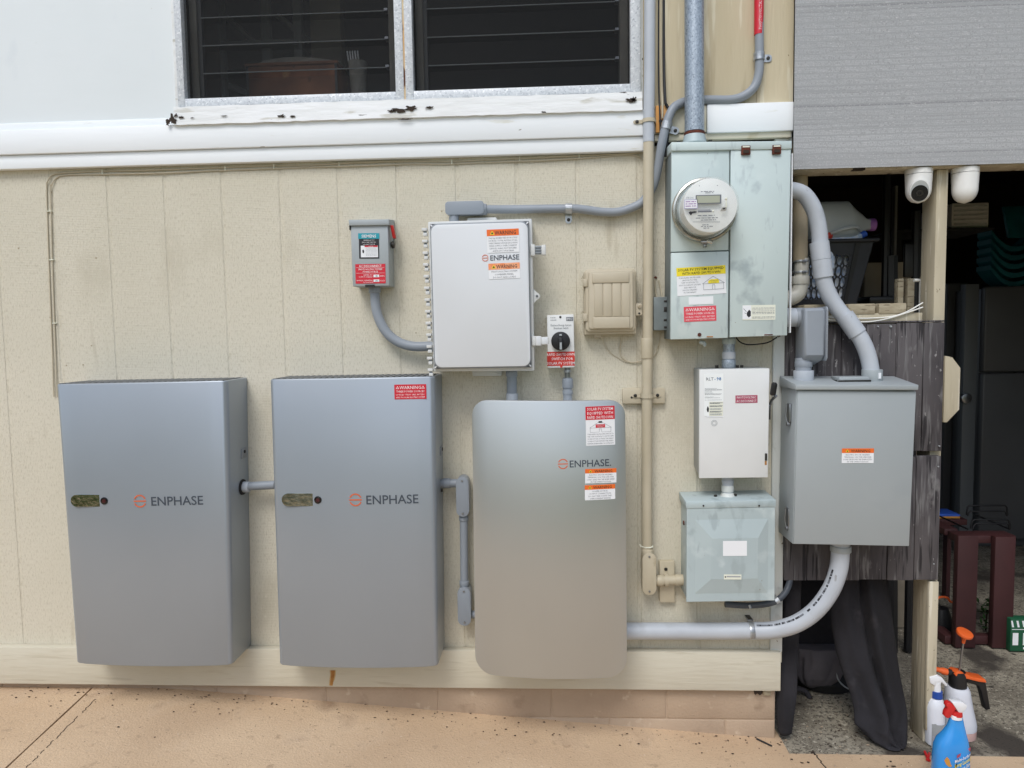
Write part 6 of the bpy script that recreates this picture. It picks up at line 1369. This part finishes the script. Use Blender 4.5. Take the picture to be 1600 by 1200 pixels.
# leafy litter & orange handled tool, green carton
p = G(1470, 985, ZR); t = thing('garden_tool', 'dark tool with curved orange handle leaning by the post foot', 'tool', (p.x, p.y, ZR))
o = MB(); Y_ = p.y; o.tube(spline([tuple(W(1463, 944, -Y_)), tuple(W(1464, 936, -Y_)), tuple(W(1470, 933, -Y_)), tuple(W(1480, 934, -Y_)), tuple(W(1485, 940, -Y_)), tuple(W(1490, 941, -Y_))]), .0055, 'orange_plastic', 8); o.build('handle', t)
o = MB(); o.tube([tuple(W(1464, 944, -Y_)), (W(1476, 990, -Y_).x, Y_, ZR+.02)], .012, 'black_plastic', 8); o.loft([(p.x, Y_, ZR+.001, .05, .05), (p.x, Y_, ZR+.03, .055, .055), (p.x, Y_, ZR+.11, .03, .03)], 'black_plastic', 16); o.build('body', t)
pG = G(1592, 1018, ZR); x0, x1, z0, z1 = rect(1579, 968, 1660, 1016, -pG.y)
t = thing('green_carton', 'green and white carton on the floor right of the maroon stand', 'carton', ((x0+x1)/2, pG.y, ZR)); hgt = z1-ZR
o = MB(); o.box(x0, x1, pG.y, pG.y+.05, ZR, z1, 'green_box', .003); o.build('box', t)
d_ = Decal((x0, x1, ZR, z1), pG.y, .001); 
for k in range(9): d_.poly([(.02+k*.11, .24), (.06+k*.11, .24), (.0+k*.11+.03, .04), (.0+k*.11-.01 if k else .0, .04)], 'label_white', 0)
for k in range(4): d_.rect(.04+k*.2, .42, .15+k*.2, .80, 'label_white', 0, 1)
d_.rect(.02, .3, .98, .32, 'label_white', 0, 1); d_.rect(.25, .86, .4, .93, 'label_white', 0, 1); d_.build('printed_pattern', t)
p = G(1540, 985, ZR); t = thing('small_plant', 'small leafy green clump behind the gap in the maroon stand', 'plant', (p.x, p.y, ZR))
o = MB(); rn = random.Random(9)
for k in range(60):
    a = rn.uniform(0, 6.28); r_ = rn.uniform(0, .06); z = ZR+rn.uniform(.01, .15); c = Vector((p.x+math.cos(a)*r_, p.y+math.sin(a)*r_*.7, z)); u_ = Vector((rn.uniform(-1, 1), rn.uniform(-1, 1), rn.uniform(-.6, .6))).normalized()*.018; w_ = u_.cross(Vector((rn.uniform(-1, 1), .5, 1))).normalized()*.008
    o.faces([c-u_, c+w_, c+u_, c-w_], [(0, 1, 2, 3)], 'leaf_green')
o.build('foliage', t); o = MB(); o.tube([(p.x, p.y, ZR), (p.x+.005, p.y, ZR+.1)], .004, 'leaf_brown', 6); o.build('stem', t)

# hanging and slumped black cloths under the planks
def cloth(label, name, secs, m, amp, nf, pw=2.4, cat='cloth', n=72):
    o = MB(); rn = random.Random(len(label)); ph_ = [rn.uniform(0, 6) for _ in range(4)]
    S_ = []
    for j in range(len(secs)-1):
        a, c = secs[j], secs[j+1]
        for k in range(6): t = k/6; S_.append(tuple(a[i]+(c[i]-a[i])*t for i in range(5)))
    S_.append(secs[-1])
    fold = lambda t, v: amp*(math.sin(nf*t+ph_[0]+v*2.5)+.6*math.sin((nf*2-1)*t+ph_[1]-v*4)+.4*math.sin(nf*3*t+ph_[2]+v*6))*(.35+.65*math.sin(math.pi*min(1, max(0, v*.9+.08))))
    o.loft(S_, m, n, pw, fold); return tag(o.build(name, sharp=1.2), label, cat)
def CS(l, y):   # (uL,uR,v,ry) sections
    out = []
    for a in l:
        uL, uR, v, ry = a[:4]; yy = a[4] if len(a) > 4 else y
        x0, x1 = W(uL, v, -yy).x, W(uR, v, -yy).x; z = W((uL+uR)/2, v, -yy).z; out.append(((x0+x1)/2, yy, z, (x1-x0)/2, ry))
    return out
# two gathered lobes with sharp creases, built as one draped surface
o = MB(); n = 110; rowsL = [(1306, 1384, 872, .09), (1300, 1386, 905, .09), (1297, 1391, 940, .085), (1299, 1396, 980, .08), (1306, 1401, 1020, .07), (1317, 1406, 1055, .06), (1328, 1412, 1085, .045), (1334, 1416, 1110, .03), (1335, 1418, 1132, .01), (1352, 1417, 1150, -.005), (1374, 1413, 1165, -.015), (1392, 1408, 1173, -.02)]
RR = []
for j in range(len(rowsL)-1):
    for k in range(7): t = k/7; RR.append(tuple(rowsL[j][i]+(rowsL[j+1][i]-rowsL[j][i])*t for i in range(4)))
RR.append(rowsL[-1]); vs = []
def crease(t): return abs(((t % 1)*2)-1)**.7
for j, (uL, uR, v, y) in enumerate(RR):
    q_ = j/(len(RR)-1); a, c = W(uL, v, -y), W(uR, v, -y); z = (a.z+c.z)/2
    if v > 1140: z = max(z, ZR+.004)
    for k in range(n):
        th = 2*math.pi*k/n; s_ = .5-.5*math.cos(th); x = a.x+(c.x-a.x)*s_; front = math.sin(th) > 0
        if front:
            d = .045*math.sin(math.pi*s_)**.5
            d += -.034*math.exp(-((s_-.47-.18*q_)/.045)**2)*min(1, (1.2-q_)*1.4)      # deep crease between the lobes
            d += .012*math.sin(s_*9+q_*5+.6)*math.sin(math.pi*s_)+.008*math.sin(s_*17-q_*9)*math.sin(math.pi*s_)+.010*max(0, q_-.45)*math.sin(s_*26+q_*22)
            d += .012*math.sin(q_*16+s_*7)*max(0, q_-.35)*math.sin(math.pi*s_)
            yy = y-d
        else: yy = y+.05*math.sin(math.pi*s_)
        vs.append((x, yy, z+.004*math.sin(s_*11+q_*3)))
m_ = len(RR); fs = [(j*n+k, j*n+(k+1) % n, (j+1)*n+(k+1) % n, (j+1)*n+k) for j in range(m_-1) for k in range(n)]+[tuple(range(n)), tuple(range((m_-1)*n, m_*n))[::-1]]
V, f = o.faces(vs, fs, 'cloth_black', True); o.norm(f); tag(o.build('hanging_cloth', sharp=1.3), 'large black cloth hanging behind the planks and pooled at the floor', 'cloth')
cloth('black sleeve hanging straight down beside the house corner', 'cloth_sleeve', CS([(1228, 1252, 880, .022, .06), (1222, 1250, 960, .022, .05), (1216, 1246, 1030, .022, .03), (1214, 1245, 1080, .022, .01), (1214, 1240, 1120, .022, 0), (1216, 1237, 1143, .018, 0), (1219, 1232, 1148, .008, 0)], .03), 'cloth_black', .04, 3)
cloth('grey bag slumped in the shade left of the black cloth', 'bag', CS([(1240, 1322, 1008, .05), (1241, 1320, 1020, .06), (1242, 1316, 1036, .06), (1244, 1308, 1052, .055), (1250, 1296, 1064, .04), (1258, 1284, 1071, .02)], .35), 'bag_grey', .085, 5, 3.0, cat='bag')
o = MB(); x0, x1, z0, z1 = rect(1240, 890, 1322, 1013, -.36); o.box(x0-.02, x1+.1, .36, .62, z0+.004, z1, 'cloth_black', .02, 3); tag(o.build('black_suitcase'), 'black boxy suitcase above the grey bag under the planks', 'suitcase')
t = thing('low_bench', 'dark low bench in the shade carrying the suitcase', 'bench', ((x0+x1)/2, .5, ZR)); o = MB(); o.box(x0-.03, x1+.12, .42, .66, z0-.02, z0+.003, 'black_plastic', .003); o.build('seat', t)
for x in (x0-.02, x1+.08): o = MB(); o.box(x, x+.03, .58, .62, ZR, z0-.02, 'black_plastic'); o.build('leg', t)
o = MB(); a = [tuple(W(u, v, -.3)) for u, v in ((1319, 1039), (1309, 1042), (1307, 1052), (1311, 1064), (1320, 1073), (1331, 1079))]; o.tube(spline(a), .0028, 'ink_faint', 8); tag(o.build('wire_loop'), 'thin grey wire loop next to the grey bag', 'wire')
o = MB(); c = W(1262, 1085, -.3); o.tube(spline([(c.x-.06, .3, W(1248, 1075, -.3).z), (c.x-.01, .3, W(1258, 1080, -.3).z), (c.x+.012, .29, W(1266, 1095, -.3).z)]), .010, 'cloth_black', 8); tag(o.build('strap_end'), 'black strap end dangling under the grey bag', 'strap')
o = MB(); c = G(1318, 1092, ZR); o.loft([(c.x-.02, c.y+.12, ZR, .12, .08), (c.x-.02, c.y+.12, ZR+.03, .13, .085), (c.x-.02, c.y+.12, ZR+.07, .11, .06), (c.x-.01, c.y+.12, ZR+.10, .05, .03)], 'seal_black', 24, 2, lambda t, v: .06*math.sin(3*t+v*3)); tag(o.build('shade_lump'), 'low black lump standing in for shade behind the wire loop', 'bag')  # black lump stands in for the dark shadow on the floor here
# sloping dark beam deep right below planks
o = MB(); a, c = W(1392, 905, -1.0), W(1432, 985, -1.0); o.tube([tuple(a+Vector((-.2, 0, .35))), tuple(a), tuple(c), tuple(c+Vector((.1, 0, -.12)))], .05, 'black_rubber', 12); tag(o.build('rolled_mat'), 'dark rolled mat leaning behind the lower part of the post', 'mat')

# ------------------------------------------------------------------ bottles
def zat(u, v, p): return W(u, v, -p.y).z
def xat(u, v, p): return W(u, v, -p.y).x
# pump sprayer
p = G(1501, 1161, ZR); p.y += .07; Y_ = p.y
PS = thing('pump_sprayer', 'white pump sprayer with orange plunger knob and black trigger handle', 'sprayer', (xat(1500, 1150, p), Y_, ZR))
def L3(l, m, n=28, pw=2.2, root=None, nm='body', dep=1.0, zf=None):
    o = MB(); S_ = []
    for uL, uR, v in l:
        x0, x1 = W(uL, v, -Y_).x, W(uR, v, -Y_).x; S_.append(((x0+x1)/2, Y_, W((uL+uR)/2, v, -Y_).z, (x1-x0)/2, (x1-x0)/2*dep))
    if zf is not None: S_[-1] = (S_[-1][0], Y_, zf, S_[-1][3], S_[-1][4])
    o.loft(S_, m, n, pw); return o.build(nm, root)
bd_ = L3([(1481, 1511, 1072), (1478.5, 1513.5, 1077), (1478, 1514.5, 1084), (1476, 1517, 1100), (1473, 1521, 1120), (1473, 1522.5, 1128), (1473, 1522, 1134)], 'sprayer_white', root=PS)
L3([(1473, 1522, 1134.3), (1474, 1521, 1150), (1477, 1517, 1158), (1480, 1512, 1165)], 'sprayer_liquid', root=PS, nm='lower_body', zf=ZR+.001)
L3([(1485, 1507, 1048), (1484, 1508.5, 1053), (1483.5, 1509, 1072), (1484, 1508.5, 1075.5)], 'black_plastic', root=PS, nm='collar')
def blk(pts_, y0, y1, m, nm, root, bev=.003):
    o = MB(); o.prism([(W(u, v, -Y_).x, W(u, v, -Y_).z) for u, v in pts_], Y_+y0, Y_+y1, m, bev); return o.build(nm, root)
blk([(1507, 1056), (1528, 1060), (1536, 1061), (1538, 1070), (1544, 1105), (1537, 1107), (1530, 1078), (1526, 1069), (1508, 1064)], -.014, .014, 'black_plastic', 'trigger_handle', PS)
blk([(1486, 1049), (1491, 1045.5), (1503, 1048.5), (1512, 1053), (1534, 1057), (1536.5, 1062.5), (1524, 1061), (1508, 1057), (1489, 1053.5)], -.022, .022, 'orange_plastic', 'top_plate', PS)
o = MB(); a, c = W(1486, 1051, -Y_), W(1479, 1050, -Y_); e = W(1457, 1044, -Y_); o.tube([tuple(a), tuple(c)], .011, 'black_plastic', 14); o.tube([tuple(c), tuple(c.lerp(e, .3)), tuple(c.lerp(e, .45)), tuple(e)], [.012, .012, .009, .008], 'orange_plastic', 14); o.build('nozzle', PS)
o = MB(); a, c = W(1499, 1049, -Y_), W(1505, 1005, -Y_); o.tube([tuple(a), tuple(c)], .0035, 'steel', 10); pr = o.build('plunger_rod', PS)
o = MB(); e = W(1507, 990, -Y_); o.tube([tuple(c), tuple(c.lerp(e, .5)), tuple(e)], [.005, .008, .010], 'orange_plastic', 14); ax = (Vector(e)-Vector(c)).normalized(); ax = (ax+Vector((.1, -.35, 0))).normalized(); o.cyl(Vector(e)-ax*.005, Vector(e)+ax*.007, .027, 'orange_plastic', 28, bev=.003); o.build('plunger_knob', PS)
p_e = W(1498, 1081, -Y_); o = MB(); 
# white spray bottle
p = G(1460, 1172, ZR); p.y += .045; Y_ = p.y
WB = thing('spray_bottle', 'white spray bottle with dark blue collar, half hidden by the post foot', 'bottle', (xat(1460, 1165, p), Y_, ZR))
L3([(1453, 1471, 1090), (1449, 1474, 1096), (1447, 1474, 1104), (1447, 1475, 1160), (1449, 1473, 1171)], 'bottle_white', root=WB, zf=ZR+.001)
L3([(1455, 1471.5, 1079), (1454.5, 1472, 1089)], 'collar_blue', root=WB, nm='collar')
L3([(1458, 1469, 1066), (1457.5, 1469.5, 1079)], 'head_white', root=WB, nm='neck')
blk([(1450, 1056), (1462, 1053), (1470, 1057), (1478.5, 1068), (1476, 1071), (1469, 1064), (1467, 1070), (1459, 1070), (1452, 1066)], -.01, .01, 'head_white', 'spray_head', WB)
xm_, xw = W(1461, 1130, -Y_).x, (W(1475, 1130, -Y_).x-W(1447, 1130, -Y_).x)/2
z1_, z0_ = W(1461, 1124, -Y_).z, W(1461, 1164, -Y_).z
d_ = Decal((xm_-xw*.8, xm_+xw*.8, z0_, z1_), lambda x: Y_-xw*math.sqrt(max(.05, 1-((x-xm_)/xw)**2)), .003)
d_.rect(.04, .04, .96, 1, 'ink_faint', -2, 14)
d_.poly([(.02, .06), (.22, .0), (.5, .14), (.8, .22), (.95, .36), (.7, .44), (.35, .36), (.05, .24)], 'ink_faint', 0)
for k in range(6): d_.scribble(.08, .95, .52+k*.08, .035, 'pale_lilac', 0, k)
d_.build('label', WB)
# blue bottle (nearest)
p = G(1484, 1232, ZR-.002); Y_ = p.y
BB = thing('spray_bottle', 'bright blue cleaner bottle with red trigger in the bottom right corner', 'bottle', (xat(1484, 1225, p), Y_, pz(xat(1484, 1225, p), Y_)))
zfb = pz(xat(1484, 1225, p), Y_)+.001
# skewed shoulders: body sections
L3([(1484, 1503, 1120), (1483, 1504.5, 1126), (1480.5, 1506, 1134), (1474, 1508, 1144), (1465, 1510.5, 1154), (1460.5, 1512, 1165), (1459, 1512.5, 1180), (1457, 1512.5, 1210), (1459, 1511, 1232)], 'bottle_blue', pw=2.9, root=BB, dep=.62, zf=zfb)
L3([(1484.5, 1502, 1116), (1484, 1502.5, 1122)], 'head_white', root=BB, nm='neck', dep=.9)
L3([(1486, 1502.5, 1110.5), (1485.5, 1503, 1117.5)], 'red_plastic', root=BB, nm='collar', dep=.95)
blk([(1484, 1094.5), (1500, 1094), (1508.5, 1099), (1507, 1104), (1502, 1111), (1495, 1111), (1490, 1103)], -.012, .012, 'head_white', 'spray_head', BB)
blk([(1477, 1096), (1482, 1095), (1487, 1098), (1492, 1105), (1488, 1111), (1482, 1119.5), (1477, 1120.5), (1474, 1117), (1475, 1111), (1479, 1105), (1476, 1101)], -.010, .010, 'red_plastic', 'trigger', BB, .004)
xm_, xw = W(1485, 1185, -Y_).x, (W(1512, 1185, -Y_).x-W(1458, 1185, -Y_).x)/2; z1_, z0_ = W(1485, 1158, -Y_).z, W(1485, 1210, -Y_).z
d_ = Decal((xm_-xw*.12, xm_+xw*.92, z0_, z1_), lambda x: Y_-.62*xw*max(.1, 1-abs((x-xm_)/xw)**2.9)**(1/2.9), .0012)
def tl(t, b_, m, sz=.11, sl=.42):
    sz = sz*1.35
    vs, fs, tw = textmesh(t, .012, 1); k = sz*d_.h/.73; kx = min(k, .95*d_.w/tw)
    d_.m.faces([(lambda q_: (q_[0], q_[1], q_[2]+(q_[0]-d_.x0)*sl))(d_.P(x*kx/d_.w+.02, b_-y*k/d_.h, 2)) for x, y in vs], fs, m)
def bar(b_, h_, m, s0=.0, s1=.98, sl=.42):
    d_.m.faces([(lambda q_: (q_[0], q_[1], q_[2]+(q_[0]-d_.x0)*sl))(d_.P(a_, c_, 1)) for a_, c_ in ((s0, b_), (s1, b_), (s1, b_+h_), (s0, b_+h_))], [(3, 2, 1, 0)], m)
bar(.26, .09, 'label_plum', .12); bar(.39, .10, 'ink_blue', .1); tl('Multi-Surface', .47, 'label_white', .07)
bar(.52, .11, 'ink_black', .02); tl('Long Lasting', .61, 'label_yellow', .085); bar(.66, .12, 'ink_black', .0); tl('Bathroom Shine', .76, 'label_cream', .085)
d_.build('label', BB)
d_ = Decal((xm_-xw*.72, xm_-xw*.2, z0_, z1_-.01), lambda x: Y_-.62*xw*max(.1, 1-abs((x-xm_)/xw)**2.9)**(1/2.9), .0012)
d_.poly([(.1, .35), (.35, .22), (.6, .3), (.75, .45), (.9, .52), (.6, .55), (.3, .48)], 'book_orange', 0); d_.build('leaf_mark', BB)
# red clip on the ground
p = G(1449, 1186, ZR); o = MB(); a = G(1445, 1178, ZR); c = G(1452, 1191, ZR)
o.tube([(a.x, a.y, a.z+.008), (p.x, p.y, p.z+.006), (c.x, c.y, c.z+.006)], .0045, 'red_plastic', 8); o.tube([(a.x+.012, a.y-.005, a.z+.006), (p.x+.004, p.y, p.z+.010), (c.x-.006, c.y+.004, c.z+.006)], .004, 'red_plastic', 8)
tag(o.build('clothes_peg'), 'small red peg on the ground left of the blue bottle', 'peg')
# twig and leaf litter
p = G(1182, 1158, ZR); q_ = G(1206, 1168, ZR); o = MB(); o.tube([(p.x, p.y, pz(p.x, p.y)+.004), (q_.x, q_.y, pz(q_.x, q_.y)+.004)], .0032, 'black_rubber', 6); tag(o.build('twig'), 'short dark twig on the patio near the house corner', 'twig')
o = MB(); rn = random.Random(12)
for k in range(420):
    if k < 200: x = rn.uniform(-.3, XE); y = -abs(rn.gauss(0, .07))-.004
    elif k < 270: x = rn.uniform(-.6, 3.4); y = -rn.uniform(.05, 1.0)
    else: x = rn.uniform(XE, 3.3); y = rn.uniform(YE-.15, .5)
    z = (pz(x, y) if (x < XE or y < YE) else ZR-.004)+.0012; s_ = rn.uniform(.0010, .0034)*(1.3 if k > 270 else 1); a = rn.uniform(0, 3.14); vs = []
    for i in range(5):
        t = a+i*2*math.pi/5; rr = s_*rn.uniform(.5, 1.2); vs.append((x+math.cos(t)*rr*1.5, y+math.sin(t)*rr, z+rn.uniform(0, .001)))
    o.extr(vs, (0, 0, .0012), 'leaf_brown' if rn.random() < .75 else 'foundation_paint')
tag(o.build('leaf_litter'), 'tiny dark leaf bits and grit scattered over the patio', 'leaf litter', kind='stuff')
# unseen leaf masses added behind the camera to shape reflections and side light
def leafmass(name, label, n_, xr, yc_, ys_, zr, size, seed):
    o = MB(); rn = random.Random(seed)
    for k in range(n_):
        c = Vector((rn.uniform(*xr), yc_+rn.gauss(0, ys_), rn.uniform(*zr))); u_ = Vector((rn.uniform(-1, 1), rn.uniform(-1, 1), rn.uniform(-1, 1))).normalized()*size; w_ = u_.cross(Vector((rn.uniform(-1, 1), .4, 1))).normalized()*size*.6
        o.faces([c-u_, c+w_, c+u_, c-w_], [(0, 1, 2, 3)], 'hedge_leaf')
    tag(o.build(name), label, 'unseen_hedge', kind='stuff')
leafmass('unseen_hedge', 'unseen low green leaves added across the lawn for reflections', 2600, (-9, 12), -10, .35, (-.2, 1.7), .12, 4)
leafmass('unseen_shrub_mass', 'unseen tall shrub mass added on the left to darken reflections', 3200, (-9, -.6), -6.5, .5, (-.2, 3.6), .14, 5)
leafmass('unseen_shrub_mass', 'unseen tall shrub mass added on the right to darken reflections', 3200, (4.6, 13), -6.5, .5, (-.2, 3.6), .14, 6)
